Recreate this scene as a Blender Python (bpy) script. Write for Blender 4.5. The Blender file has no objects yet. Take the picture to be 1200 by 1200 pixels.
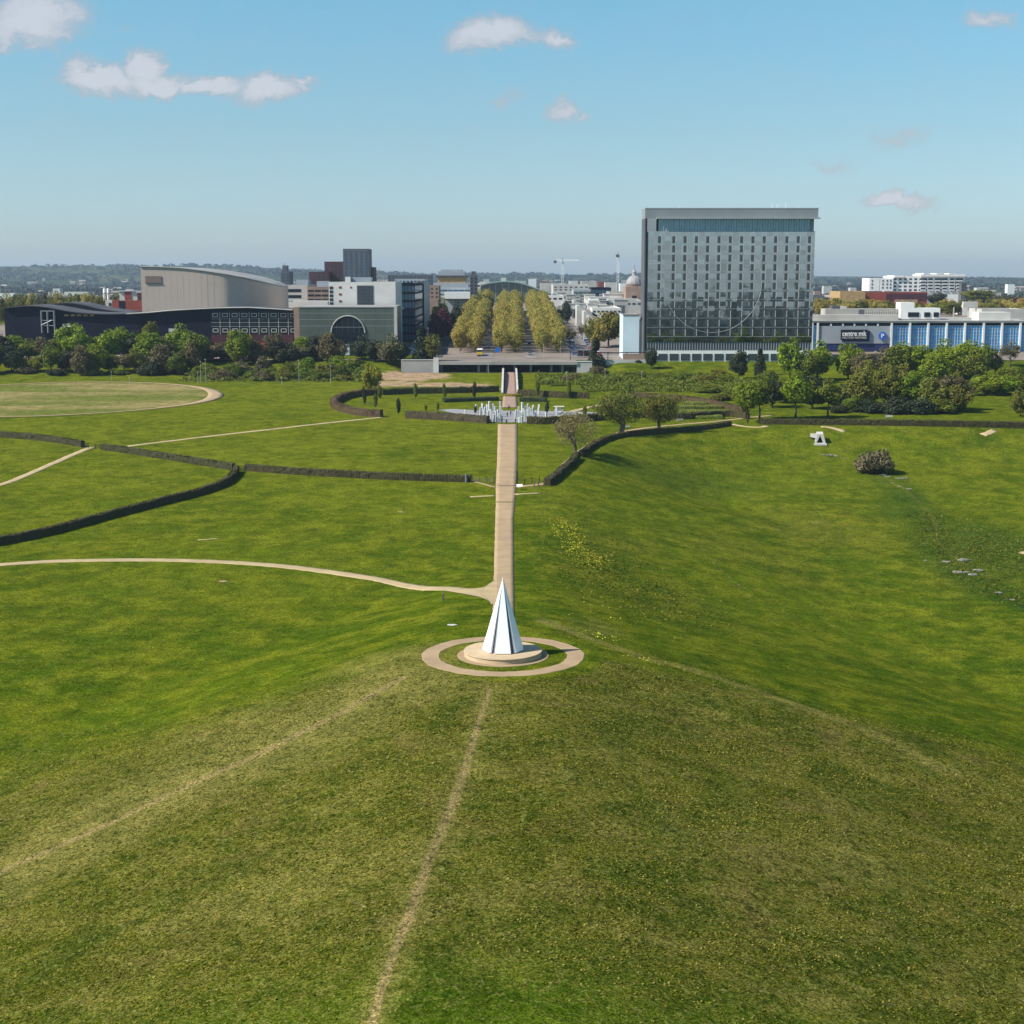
import bpy, math, random
import numpy as np
from math import radians as R, sin, cos, pi

random.seed(7)
rng = np.random.default_rng(11)
SC = bpy.context.scene
COL = SC.collection

# ------------------------------------------------------------------ camera model (metres, camera at x=0, y=0)
CAMZ = 52.0
FPX = 1790.0
TH = R(8.83)
CT, ST = cos(TH), sin(TH)

def ray(px, py):
    u = px - 600.0; v = 600.0 - py
    return (u, CT*FPX + v*ST, -ST*FPX + v*CT)

def at(px, py, D):
    """world x and z seen at picture position on the plane y = D"""
    u, a, b = ray(px, py); t = D / a
    return u*t, CAMZ + b*t

# ------------------------------------------------------------------ terrain
def table(pts, win=16):
    ys = np.arange(-4000, 30000, 2.0)
    v = np.interp(ys, [p[0] for p in pts], [p[1] for p in pts])
    k = np.hanning(win+2)[1:-1]; k /= k.sum()
    vp = np.pad(v, win, mode='edge')
    v = np.convolve(vp, k, mode='same')[win:-win]
    return ys, v
TL = table([(-4000,-34),(0,-32),(90,-26),(150,-18),(200,-11),(250,-8),(300,-5),(400,0),(500,4),(640,7.4),(672,8.6),(704,13),(760,14),
            (1150,24.5),(1500,25),(2500,6),(5000,0),(7000,0)])
TV = table([(-4000,-34),(0,-34),(90,-30),(150,-24),(220,-20),(300,-17),(400,-10),(450,-6),(490,-1),(520,4),(640,7.4),(672,8.6),(704,13),(760,14),
            (1150,24.5),(1500,25),(2500,6),(5000,0),(7000,0)])
TR = table([(-4000,-60),(200,0),(216,0),(292,-5),(360,-2.5),(409,0.2),(430,0.6),(440,-30),(600,-60)], 12)
HX = np.array([-9000,-5000,-3200,-2400,-1700,-900,0,900,1800,2600,3600,6000,9000.])
HZ = np.array([75,84,92,106,96,68,50,44,30,25,22,26,30.])

def sst(a, b, x):
    t = np.clip((x-a)/(b-a), 0, 1); return t*t*(3-2*t)
def smax(a, b, k=1.6):
    h = np.clip(0.5 + 0.5*(a-b)/k, 0, 1)
    return b*(1-h) + a*h + k*h*(1-h)
def softp(x, k=2.0):
    return np.where(x > 20, x, k*np.log1p(np.exp(np.clip(x, -60, 20)/k)))

EDGE = [(5,-4000),(5,150),(5,330),(9,377),(12.5,396),(18,424),(29,459),(42,472),(54,480),(70,488),(100,491.5),(170,493),(9000,494.5)]
EX = np.array([p[0] for p in EDGE], float); EY = np.array([p[1] for p in EDGE], float)
MX, MY = -1.25, 205.6      # centre of the mound top
def Z(x, y):
    x = np.asarray(x, float); y = np.asarray(y, float)
    zl = np.interp(y, *TL); zv = np.interp(y, *TV)
    # the plateau edge follows the path and the curving hedge; beyond it the bank drops into the hollow
    d = np.full(np.broadcast(x, y).shape, 1e9)
    for (ax, ay), (bx2, by2) in zip(EDGE[:-1], EDGE[1:]):
        ex, ey = bx2-ax, by2-ay; t = np.clip(((x-ax)*ex+(y-ay)*ey)/(ex*ex+ey*ey), 0, 1)
        d = np.minimum(d, np.hypot(x-ax-t*ex, y-ay-t*ey))
    below = (x > np.interp(y, EY, EX)) & (y < 495)
    d = np.where(below, d, 0.0)
    z = np.where(below, smax(zl - (.19+.10*sst(380,415,y))*softp(d-4.0, 1.2), np.minimum(zv, zl), 2.0), zl)
    z = np.where(below & (d < 3), zl*(1-sst(0, 3, d)) + z*sst(0, 3, d), z)
    # left and right gentle undulation
    z = z + 0.5*np.sin(x/37.0+1.0)*np.sin(y/45.0)*sst(25, 70, np.abs(x))*(1-sst(560, 640, y))
    dx = x-MX; dy = y-MY; r = np.hypot(dx, dy)+1e-6
    ang = np.arctan2(dy, dx)
    def bump(a0, wd):
        d = np.abs((ang-a0+np.pi) % (2*np.pi)-np.pi); return np.exp(-(d/wd)**2)
    steep = 0.27 - 0.075*bump(math.atan2(-43,-57), .42) - 0.05*bump(math.atan2(-17,63), .30) + 0.05*bump(math.atan2(-1,.2), .5)
    cone = -steep*softp(r-13.5, 1.6)
    z = smax(z, cone, 2.5)
    rid = np.interp(y, *TR) - 0.22*softp(np.abs(x-(-2.0)) - 8, 1.5)
    z = smax(z, rid, 1.5)
    # road in a cutting under the bridge
    cut = sst(676, 681, y)*(1-sst(697, 702, y))*(1-sst(44, 52, np.abs(x+2)))
    z = z*(1-cut) + 8.6*cut
    # far hills
    hz = np.interp(x*9000/np.maximum(y, 4000), HX, HZ) + 5*np.sin(x/310.0)+4*np.sin(x/131.0+2)+2*np.sin(x/61.0)
    far = sst(5200, 9000, y)
    z = z*(1-far) + hz*far
    z = z + sst(2500,4500,y)*(1-far)*(10*np.sin(x/420.0+y/900.0)**2)
    top = 1 - sst(11.9, 13.6, r)
    return z*(1-top)

def zf(x, y): return float(Z(x, y))

def G(px, py):
    """terrain point seen at a picture position"""
    u, a, b = ray(px, py)
    ts = np.linspace(60, 2500, 2500)/a
    d = CAMZ + b*ts - Z(u*ts, a*ts)
    i = int(np.argmax(d < 0))
    t0, t1 = ts[max(i-1,0)], ts[i]
    for _ in range(25):
        tm = .5*(t0+t1)
        if CAMZ + b*tm - zf(u*tm, a*tm) > 0: t0 = tm
        else: t1 = tm
    return (u*t0, a*t0, zf(u*t0, a*t0))

def gd(px, D):
    """terrain point at distance D in picture column px"""
    z = 10.0; x = 0
    for _ in range(6):
        x = (px-600)/FPX*(D*CT + (CAMZ-z)*ST); z = zf(x, D)
    return (x, D, z)

def zat(py, D): return at(600, py, D)[1]
def xat(px, D, z=15.0): return (px-600)/FPX*(D*CT + (CAMZ-z)*ST)

# ------------------------------------------------------------------ object helpers
def link(o, parent=None):
    COL.objects.link(o)
    if parent is not None: o.parent = parent
    return o
def tag(o, label=None, cat=None, group=None, kind=None):
    if label: o['label'] = label
    if cat: o['category'] = cat
    if group: o['group'] = group
    if kind: o['kind'] = kind
    return o
def thing(name, loc, label, cat, group=None, rz=0.0):
    o = bpy.data.objects.new(name, None); o.empty_display_size = 1.0
    o.location = loc; o.rotation_euler = (0, 0, rz); link(o)
    return tag(o, label, cat, group)
def copy_tree(o, parent=None):
    c = o.copy(); COL.objects.link(c)
    if parent is not None: c.parent = parent
    for ch in list(o.children): copy_tree(ch, c)
    return c
def mesh_np(name, V, F, mats, mi=None, smooth=False, attrs=None):
    V = np.asarray(V, np.float32).reshape(-1, 3)
    me = bpy.data.meshes.new(name)
    if isinstance(F, np.ndarray):
        n, k = F.shape
        me.vertices.add(len(V)); me.vertices.foreach_set('co', V.ravel())
        me.loops.add(n*k); me.polygons.add(n)
        me.loops.foreach_set('vertex_index', F.astype(np.int32).ravel())
        me.polygons.foreach_set('loop_start', np.arange(0, n*k, k, dtype=np.int32))
        me.polygons.foreach_set('loop_total', np.full(n, k, dtype=np.int32))
    else:
        me.from_pydata([tuple(map(float, v)) for v in V], [], [tuple(int(i) for i in f) for f in F])
    for m in (mats if isinstance(mats, (list, tuple)) else [mats]): me.materials.append(m)
    if mi is not None: me.polygons.foreach_set('material_index', np.asarray(mi, np.int32))
    if smooth: me.polygons.foreach_set('use_smooth', np.ones(len(me.polygons), bool))
    if attrs:
        for an, av in attrs.items():
            a = me.attributes.new(an, 'FLOAT', 'POINT'); a.data.foreach_set('value', np.asarray(av, np.float32))
    me.update(calc_edges=True); me.validate()
    return me
def mobj(name, me, parent=None, loc=(0,0,0)):
    o = bpy.data.objects.new(name, me); o.location = loc
    return link(o, parent)

class MB:
    def __init__(s): s.v = []; s.f = []; s.n = 0
    def add(s, V, F):
        V = [tuple(v) for v in V]; s.v += V; s.f += [tuple(i+s.n for i in f) for f in F]; s.n += len(V)
    def box(s, x0, x1, y0, y1, z0, z1):
        s.add([(x0,y0,z0),(x1,y0,z0),(x1,y1,z0),(x0,y1,z0),(x0,y0,z1),(x1,y0,z1),(x1,y1,z1),(x0,y1,z1)],
              [(0,3,2,1),(4,5,6,7),(0,1,5,4),(1,2,6,5),(2,3,7,6),(3,0,4,7)])
    def tube(s, pts, rad, n=6, caps=True):
        pts = [np.array(p, float) for p in pts]
        if not hasattr(rad, '__len__'): rad = [rad]*len(pts)
        V = []
        for i, p in enumerate(pts):
            d = pts[min(i+1, len(pts)-1)] - pts[max(i-1, 0)]; d = d/(np.linalg.norm(d)+1e-9)
            a = np.cross(d, (0,0,1.)) if abs(d[2]) < .9 else np.cross(d, (1.,0,0)); a /= np.linalg.norm(a)
            b = np.cross(d, a)
            for k in range(n):
                t = 2*pi*k/n; V.append(tuple(p + rad[i]*(a*cos(t)+b*sin(t))))
        F = []
        for i in range(len(pts)-1):
            for k in range(n):
                k2 = (k+1) % n; F.append((i*n+k, (i+1)*n+k, (i+1)*n+k2, i*n+k2))
        if caps: F.append(tuple(range(n))); F.append(tuple(reversed(range((len(pts)-1)*n, len(pts)*n))))
        s.add(V, F)
    def lathe(s, prof, n=32, c=(0,0,0), a0=0.0):
        V = []; m = len(prof)
        for r_, z_ in prof:
            for k in range(n):
                t = a0+2*pi*k/n; V.append((c[0]+r_*cos(t), c[1]+r_*sin(t), c[2]+z_))
        F = []
        for i in range(m-1):
            for k in range(n):
                k2 = (k+1) % n; F.append((i*n+k, i*n+k2, (i+1)*n+k2, (i+1)*n+k))
        F.append(tuple(reversed(range(n)))); F.append(tuple(range((m-1)*n, m*n)))
        s.add(V, F)
    def prism(s, poly, y0, y1):
        """polygon in xz extruded along y"""
        n = len(poly)
        V = [(p[0], y0, p[1]) for p in poly] + [(p[0], y1, p[1]) for p in poly]
        F = [tuple(range(n)), tuple(reversed(range(n, 2*n)))]
        for i in range(n):
            j = (i+1) % n; F.append((i, i+n, j+n, j))
        s.add(V, F)
    def mesh(s, name, mat, smooth=False): return mesh_np(name, s.v, s.f, mat, smooth=smooth)
    def build(s, name, mat, parent=None, loc=(0,0,0), smooth=False):
        return mobj(name, s.mesh(name, mat, smooth), parent, loc)

_cube = {}
def bx(name, parent, x0, x1, y0, y1, z0, z1, mat, off=(0,0,0)):
    """box part in world coordinates of a thing standing at off"""
    key = (name, mat.name)
    if key not in _cube:
        m = MB(); m.box(-.5,.5,-.5,.5,-.5,.5); _cube[key] = m.mesh(name, mat)
    o = bpy.data.objects.new(name, _cube[key])
    o.location = ((x0+x1)/2-off[0], (y0+y1)/2-off[1], (z0+z1)/2-off[2]); o.scale = (abs(x1-x0), abs(y1-y0), abs(z1-z0))
    if parent is not None and off == (0,0,0):
        off2 = parent.location
        o.location = ((x0+x1)/2-off2[0], (y0+y1)/2-off2[1], (z0+z1)/2-off2[2])
    return link(o, parent)

ORD = ['first','second','third','fourth','fifth','sixth','seventh','eighth','ninth','tenth','eleventh','twelfth','thirteenth','fourteenth',
 'fifteenth','sixteenth','seventeenth','eighteenth','nineteenth','twentieth']
def nth(i):
    i += 1
    if i <= 20: return ORD[i-1]
    tens = {2:'twenty',3:'thirty',4:'forty',5:'fifty',6:'sixty',7:'seventy'}; tz = {2:'twentieth',3:'thirtieth',4:'fortieth',5:'fiftieth',6:'sixtieth',7:'seventieth'}
    t, o = divmod(i, 10)
    return tz[t] if o == 0 else tens[t]+'-'+ORD[o-1]

# ------------------------------------------------------------------ materials
def nmat(name):
    m = bpy.data.materials.new(name); m.use_nodes = True
    nt = m.node_tree; b = nt.nodes['Principled BSDF']
    return m, nt, b
def N(nt, t, **kw):
    n = nt.nodes.new(t)
    for k, v in kw.items():
        if k.startswith('i_'):
            n.inputs[k[2:].replace('_', ' ')].default_value = v
        else: setattr(n, k, v)
    return n
def L_(nt, a, b): nt.links.new(a, b)
def mixc(nt, fac, a, b, mode='MIX'):
    n = nt.nodes.new('ShaderNodeMix'); n.data_type = 'RGBA'; n.blend_type = mode; n.clamp_factor = True
    for s, v in ((n.inputs[0], fac), (n.inputs[6], a), (n.inputs[7], b)):
        if hasattr(v, 'is_linked') or isinstance(v, bpy.types.NodeSocket): nt.links.new(v, s)
        elif isinstance(v, (int, float)): s.default_value = v if s.type == 'VALUE' else (v, v, v, 1)
        else: s.default_value = (*v[:3], 1)
    return n.outputs[2]
def mth(nt, op, a, b=None, c=None, clamp=False):
    n = nt.nodes.new('ShaderNodeMath'); n.operation = op; n.use_clamp = clamp
    for i, v in enumerate((a, b, c)):
        if v is None: continue
        if isinstance(v, bpy.types.NodeSocket): nt.links.new(v, n.inputs[i])
        else: n.inputs[i].default_value = v
    return n.outputs[0]
def mrange(nt, v, a, b, c=0.0, d=1.0, smooth=True):
    n = nt.nodes.new('ShaderNodeMapRange'); n.interpolation_type = 'SMOOTHSTEP' if smooth else 'LINEAR'
    nt.links.new(v, n.inputs[0])
    for i, q in enumerate((a, b, c, d)): n.inputs[i+1].default_value = q
    return n.outputs[0]
def noise(nt, vec, scale, detail=4, rough=.55, dist=0.0, out=0):
    n = nt.nodes.new('ShaderNodeTexNoise'); n.inputs['Scale'].default_value = scale; n.inputs['Detail'].default_value = detail
    n.inputs['Roughness'].default_value = rough; n.inputs['Distortion'].default_value = dist
    if vec is not None: nt.links.new(vec, n.inputs['Vector'])
    return n.outputs[out]
def vscale(nt, vec, s):
    n = nt.nodes.new('ShaderNodeVectorMath'); n.operation = 'MULTIPLY'; nt.links.new(vec, n.inputs[0]); n.inputs[1].default_value = s
    return n.outputs[0]

def surf(name, c, rough=.8, var=.18, sc=.35, metal=0.0, c2=None, fine=3.0, bump=0.0, spec=.3):
    """weathered surface: large soft stains plus fine grain, in world space"""
    m, nt, b = nmat(name)
    g = nt.nodes.new('ShaderNodeNewGeometry').outputs['Position']
    n1 = noise(nt, g, sc, 4); n2 = noise(nt, g, fine, 3)
    k = mrange(nt, n1, .3, .7)
    dk = tuple(x*(1-var) for x in c); lt = tuple(min(.9, x*(1+var*.5)) for x in c)
    base = mixc(nt, k, c2 or dk, lt)
    base = mixc(nt, mth(nt, 'MULTIPLY', mrange(nt, n2, .35, .7), var*1.2), base, tuple(x*.55 for x in c))
    L_(nt, base, b.inputs['Base Color'])
    b.inputs['Roughness'].default_value = rough; b.inputs['Metallic'].default_value = metal
    b.inputs['Specular IOR Level'].default_value = spec
    if bump:
        bp = N(nt, 'ShaderNodeBump'); bp.inputs['Strength'].default_value = 1; bp.inputs['Distance'].default_value = bump
        L_(nt, n2, bp.inputs['Height']); L_(nt, bp.outputs[0], b.inputs['Normal'])
    return m

def leafmat(name, c, var=.35, hue=(.02), trans=.25, dark=None):
    m, nt, b = nmat(name)
    at_ = N(nt, 'ShaderNodeAttribute', attribute_name='var').outputs['Fac']
    oi = nt.nodes.new('ShaderNodeObjectInfo').outputs['Random']
    base = mixc(nt, at_, tuple(x*(1-var) for x in c), tuple(x*(1+var) for x in c))
    base = mixc(nt, mth(nt, 'MULTIPLY', oi, .55), base, (c[0]*1.25+.012, c[1]*.92, c[2]*.8))
    oi2 = mth(nt, 'FRACT', mth(nt, 'MULTIPLY', oi, 17.3))
    base = mixc(nt, mth(nt, 'MULTIPLY', oi2, .30), base, (c[0]*.5, c[1]*.6, c[2]*.7+.004))
    L_(nt, base, b.inputs['Base Color']); b.inputs['Roughness'].default_value = .65; b.inputs['Specular IOR Level'].default_value = .25
    tr = nt.nodes.new('ShaderNodeBsdfTranslucent'); L_(nt, base, tr.inputs['Color'])
    mx = nt.nodes.new('ShaderNodeMixShader'); mx.inputs[0].default_value = trans
    L_(nt, b.outputs[0], mx.inputs[1]); L_(nt, tr.outputs[0], mx.inputs[2])
    L_(nt, mx.outputs[0], nt.nodes['Material Output'].inputs['Surface'])
    return m

def glass(name, c, rough=.08, spec=.6, metal=.0):
    m, nt, b = nmat(name)
    g = nt.nodes.new('ShaderNodeNewGeometry').outputs['Position']
    n1 = noise(nt, g, .5, 2)
    L_(nt, mixc(nt, n1, tuple(x*.7 for x in c), tuple(x*1.3 for x in c)), b.inputs['Base Color'])
    b.inputs['Roughness'].default_value = rough; b.inputs['Specular IOR Level'].default_value = spec; b.inputs['Metallic'].default_value = metal
    bp = N(nt, 'ShaderNodeBump'); bp.inputs['Distance'].default_value = .02; L_(nt, noise(nt, g, .25, 2), bp.inputs['Height'])
    L_(nt, bp.outputs[0], b.inputs['Normal'])
    return m

M = {}
M['white'] = surf('white_paint', (.78,.77,.74), .6, .06, .3)
M['pyr'] = surf('white_metal_panel', (.90,.90,.90), .35, .03, .5, spec=.5)
M['core'] = surf('grey_slot', (.26,.27,.30), .5, .1)
M['white_render'] = surf('white_render', (.66,.63,.58), .8, .10, .12)
M['beige'] = surf('beige_concrete', (.47,.38,.32), .85, .07, .03, fine=.5)
M['concrete'] = surf('grey_concrete', (.36,.34,.31), .85, .15, .1)
M['palec'] = surf('pale_concrete', (.50,.48,.44), .85, .15, .1)
M['roofgrey'] = surf('grey_roof', (.30,.29,.28), .85, .2, .06)
M['rooflight'] = surf('light_roof', (.47,.45,.41), .85, .2, .08)
M['roofdark'] = surf('dark_roof', (.075,.075,.085), .8, .25, .08)
M['navy'] = surf('navy_cladding', (.010,.012,.026), .75, .3, .15, spec=.1)
M['black'] = surf('black_metal', (.02,.02,.022), .5, .2)
M['steel'] = surf('painted_steel', (.34,.36,.37), .5, .1, spec=.4)
M['brick'] = surf('red_brick', (.26,.055,.035), .85, .2, .15, fine=1)
M['maroon'] = surf('maroon_cladding', (.075,.022,.03), .8, .25, .15, fine=.4)
M['pinkbrick'] = surf('pale_pink_brick', (.33,.22,.17), .85, .2, .15)
M['greycl'] = surf('grey_cladding', (.10,.105,.12), .7, .2, .1, fine=.4)
M['greengl'] = surf('green_grey_cladding', (.098,.115,.090), .35, .18, .08, fine=.3, spec=.5)
M['glassd'] = glass('dark_glass', (.012,.018,.025))
M['glassb'] = glass('blue_glass', (.04,.08,.12), .12)
M['glassm'] = glass('mid_glass', (.05,.06,.07), .15)
M['bluep'] = surf('blue_panel', (.025,.25,.66), .4, .35, .45, c2=(.10,.50,.76), spec=.4)
M['greyp'] = surf('blue_grey_panel', (.34,.37,.40), .55, .08, .1)
M['indigo'] = surf('indigo_panel', (.025,.035,.13), .6, .2, .3)
M['screen'] = surf('pale_blue_panel', (.62,.74,.80), .5, .10, .08)
M['signk'] = surf('sign_black', (.012,.012,.014), .5, .05)
M['signw'] = surf('sign_white', (.85,.85,.85), .5, .02)
M['signb'] = surf('sign_blue', (.02,.13,.52), .5, .05)
M['signg'] = surf('sign_grey', (.45,.45,.45), .5, .05)
M['path'] = surf('gravel_path', (.36,.25,.145), .95, .14, .25, fine=1.8)
M['path2'] = surf('hoggin_path', (.42,.315,.17), .95, .14, .25, fine=1.8)
M['brickpath'] = surf('brick_paving', (.33,.215,.17), .9, .14, .5, fine=2)
M['plinth'] = surf('sandstone_plinth', (.50,.37,.23), .85, .1, .5, fine=3)
M['plaza'] = surf('granite_paving', (.27,.26,.26), .8, .14, .3)
M['pave'] = surf('city_paving', (.24,.19,.155), .9, .28, .05, fine=.6)
M['asphalt'] = surf('asphalt', (.065,.063,.062), .9, .2, .1)
M['roadpale'] = surf('worn_road', (.21,.18,.165), .9, .25, .08, fine=.6)
M['bark'] = surf('bark', (.085,.065,.048), .95, .3, 1.5)
M['barkpale'] = surf('pale_bark', (.15,.125,.09), .95, .3, 1.5)
M['stone'] = surf('white_stone', (.54,.54,.53), .8, .12, 1)
M['wood'] = surf('grey_timber', (.16,.12,.08), .9, .2, 1)
M['rock'] = surf('grey_rock', (.22,.21,.16), .95, .3, .8)
M['red'] = surf('red_paint', (.55,.04,.03), .5, .1)
M['orange'] = surf('ochre_band', (.42,.27,.12), .7, .2)
M['bus'] = surf('bus_yellow', (.62,.42,.02), .4, .06, spec=.5)
M['tyre'] = surf('rubber', (.02,.02,.02), .9, .1)
M['domeg'] = surf('lead_dome', (.33,.31,.31), .6, .15, .2)
M['greenroof'] = surf('green_roof', (.20,.30,.27), .5, .15, .1)
M['farhouse'] = surf('far_house', (.36,.30,.26), .9, .4, .02, fine=.05)
M['blk'] = surf('dark_cloth', (.018,.018,.022), .9, .1)

LF = {
 'bright': leafmat('leaf_bright', (.165,.240,.006)),
 'mid':    leafmat('leaf_mid', (.115,.155,.008)),
 'olive':  leafmat('leaf_olive', (.150,.160,.016)),
 'brown':  leafmat('leaf_brown', (.112,.100,.040), trans=.12),
 'yellow': leafmat('leaf_yellow', (.220,.235,.012)),
 'dark':   leafmat('leaf_dark', (.030,.045,.016), trans=.1),
 'purple': leafmat('leaf_purple', (.100,.025,.045)),
 'ochre':  leafmat('leaf_ochre', (.340,.305,.060), var=.28),
 'hedge':  leafmat('leaf_hedge', (.060,.060,.018), trans=.08),
 'hedge2': leafmat('leaf_hedge_brown', (.085,.066,.032), trans=.08),
 'lawn':   leafmat('leaf_clipped', (.130,.170,.022), trans=.1),
 'twig':   leafmat('leaf_sparse', (.200,.190,.070), trans=.15),
 'twigdark': leafmat('leaf_twigdark', (.150,.125,.060), trans=.1),
 'far':    leafmat('leaf_far', (.030,.040,.022), trans=.0),
}
SKY_SAT,SKY_HUE,SKY_TINT,SKY_STR,SUN_E,HAZE,EXPO=1.0,.5,(1,1,1),.10,3.4,6e-5,0.0
CLOUD=(7.5,7.4,7.5); SKY_LO=(1,1,1); SKY_HI=(1,1,1)
SUN_E=5.0; EXPO=.54; SKY_STR=.10; SKY_SAT=1.0; HAZE=5.4e-5; CLOUD=(4.1,4.15,4.5)
# ------------------------------------------------------------------ ground sheet
def spacing(start, step, end, g):
    out = [start]; s = step
    while out[-1] < end: s *= (1+g); out.append(out[-1]+s)
    return out
xs = list(np.arange(-110, -48, 1.0))+list(np.arange(-48, 30, .5))+list(np.arange(30, 110.1, 1.0)); xr = spacing(110, 1.0, 12000, .032)[1:]
xs = np.array([-v for v in reversed(xr)] + xs + xr)
yb = [-v for v in reversed(spacing(0, 12, 3500, .10))][:-1]
ys = np.array(yb + list(np.arange(0, 100, 5.0)) + list(np.arange(100, 200, .7)) + list(np.arange(200, 260, 1.0)) + spacing(260, 1.0, 13000, .0085))
XX, YY = np.meshgrid(xs, ys)
ZZ = Z(XX, YY)
nx, ny = len(xs), len(ys)
idx = np.arange(nx*ny).reshape(ny, nx)
F = np.stack([idx[:-1,:-1], idx[:-1,1:], idx[1:,1:], idx[1:,:-1]], -1).reshape(-1, 4)

def plw(pts):            # polyline of picture points -> world xy
    return np.array([G(*p)[:2] for p in pts])
def dist_pl(X, Y, P):
    d = np.full(X.shape, 1e9); 
    for a, b in zip(P[:-1], P[1:]):
        ab = b-a; t = np.clip(((X-a[0])*ab[0]+(Y-a[1])*ab[1])/(ab@ab), 0, 1)
        d = np.minimum(d, np.hypot(X-a[0]-t*ab[0], Y-a[1]-t*ab[1]))
    return d
def blob(px, py, rx, ry, soft=1.0, rot=0.0):
    c = G(px, py); dx = XX-c[0]; dy = YY-c[1]
    if rot: dx, dy = dx*cos(rot)+dy*sin(rot), -dx*sin(rot)+dy*cos(rot)
    return np.exp(-((dx/rx)**2+(dy/ry)**2)*soft)

rr = np.hypot(XX-MX, YY-MY); ang = np.arctan2(YY-MY, XX-MX)
cone_in = (1-sst(84, 118, rr+4*np.sin(ang*7)))*sst(12, 15, rr)
front = cone_in*(sst(-3.35, -2.55, ang)*(1-sst(-.18, .12, ang)))       # dry mottled slope facing the camera
dry = front*.85
dry = np.maximum(dry, .7*blob(960, 620, 22, 30)); dry = np.maximum(dry, .55*blob(740, 640, 10, 16)); dry = np.maximum(dry, .5*blob(930,670,16,20))
dry = np.maximum(dry, .5*blob(850, 640, 25, 22)); dry = np.maximum(dry, .45*blob(650,585,9,22)); dry = np.maximum(dry, .4*blob(1130,690,14,14))
ridgeL = plw([(470,795),(400,835),(300,885),(200,930),(100,978),(0,1022),(-80,1060)])
ridgeR = plw([(640,728),(690,748),(750,770),(815,786),(900,815),(975,840),(1030,862),(1100,900)])
dL = dist_pl(XX, YY, ridgeL); dR = dist_pl(XX, YY, ridgeR)
pale = np.exp(-(dL/10.5)**2)*.95
pale = np.maximum(pale, .80*np.exp(-(dR/2.2)**2))
pale = np.maximum(pale, .7*blob(480,770,14,9)); pale = np.maximum(pale, .75*blob(330,850,16,14)); pale=np.maximum(pale,.3*blob(230,890,14,12))
pale = np.maximum(pale, .5*blob(700,735,5,12)); pale = np.maximum(pale, .55*blob(1000,1010,9,8)); pale=np.maximum(pale,.4*blob(860,1000,14,12))
pale = np.maximum(pale, .45*blob(300,1040,14,12))
soil = np.exp(-(dL/1.3)**2)*.60
scar = plw([(574,808),(560,850),(545,900),(528,948),(505,1000),(485,1060),(462,1115),(445,1165),(436,1200)])
dS = dist_pl(XX, YY, scar); wS = .45+.7*sst(190,150,YY)*(1-.5*sst(150,120,YY))
wS = np.interp(YY, [115,125,135,150,165,195], [.50,.75,.6,.7,.5,.4])
soil = np.maximum(soil, .80*np.exp(-(dS/wS)**2)); pale = np.maximum(pale, .55*np.exp(-(dS/2.2)**2))
for pts, wd, a in (([(820,645),(850,672),(880,700)], .5, .5), ([(905,655),(922,690)], .6, .35), ([(740,640),(790,660),(830,690),(870,730)], 2.5, .22),
                   ([(1040,560),(1075,585),(1095,610),(1100,640),(1140,672)], 1.8, .35)):
    soil = np.maximum(soil, a*np.exp(-(dist_pl(XX, YY, plw(pts))/wd)**2))
lush = np.maximum(.9*blob(1160,640,16,32), .7*blob(1060,600,10,26)); lush = np.maximum(lush, .2*blob(740,690,12,30))
lush = np.maximum(lush, .65*blob(790,560,40,20)); lush = np.maximum(lush, .35*blob(950,540,24,20)); lush=np.maximum(lush,.25*blob(520,1000,14,10))
lush = np.maximum(lush, .5*blob(150,1130,16,9)); lush = np.maximum(lush, .5*blob(1100,1120,18,8)); lush=np.maximum(lush,.4*blob(800,840,9,7))
stream = dist_pl(XX, YY, plw([(1035,556),(1060,580),(1085,605),(1100,640),(1130,672),(1165,690),(1215,712)]))
lush = np.maximum(lush, .9*np.exp(-(stream/7.0)**2))
lush = np.maximum(lush, .45*(1-sst(118,150,YY))*(YY>60))
rough_ = np.maximum(np.maximum(.9*blob(700,660,9,34), .9*blob(760,700,11,24)), np.maximum(front*.9, .9*blob(1150,650,16,30)))
stream = dist_pl(XX, YY, plw([(1035,556),(1060,580),(1085,605),(1100,640),(1130,672),(1165,690),(1215,712)]))
lush = np.maximum(lush, .9*np.exp(-(stream/7.0)**2))
lush = np.maximum(lush, .45*(1-sst(118,150,YY))*(YY>60))
rough_ = np.maximum(rough_, .8*np.exp(-(dL/14.0)**2)); rough_=np.maximum(rough_,.6*np.exp(-(dR/6.0)**2))
flow = np.maximum(.9*blob(680,650,6,22), .45*blob(700,745,6,9)); flow = np.maximum(flow,.7*blob(1060,570,8,10)); flow=np.maximum(flow,.45*blob(540,515,9,9)); flow=np.maximum(flow,.35*blob(1060,1190,16,5))
# mown dry circle
c1 = G(0, 470); circ = None
CCX, CCY, CRX = None, None, None
pR = G(262, 463); pB = G(0, 489); pT = G(100, 447.5)
# circle through the right end and the near / far rims
def circ3(a, b, c):
    ax, ay, bx_, by, cx, cy = a[0], a[1], b[0], b[1], c[0], c[1]
    d = 2*(ax*(by-cy)+bx_*(cy-ay)+cx*(ay-by))
    ux = ((ax*ax+ay*ay)*(by-cy)+(bx_*bx_+by*by)*(cy-ay)+(cx*cx+cy*cy)*(ay-by))/d
    uy = ((ax*ax+ay*ay)*(cx-bx_)+(bx_*bx_+by*by)*(ax-cx)+(cx*cx+cy*cy)*(bx_-ax))/d
    return ux, uy, math.hypot(ax-ux, ay-uy)
CCX, CCY, CR = circ3(pR, pB, G(200, 450))
rc = np.hypot(XX-CCX, YY-CCY)
mown = 1-sst(CR-3, CR-.5, rc)
earth = np.maximum(1.1*blob(483,441,17,20,1), .95*blob(530,451,20,10)); earth=np.maximum(earth,.8*blob(462,450,14,14)); earth = np.maximum(earth,.7*blob(560,455,14,7)); earth = earth*(YY>600)
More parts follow.
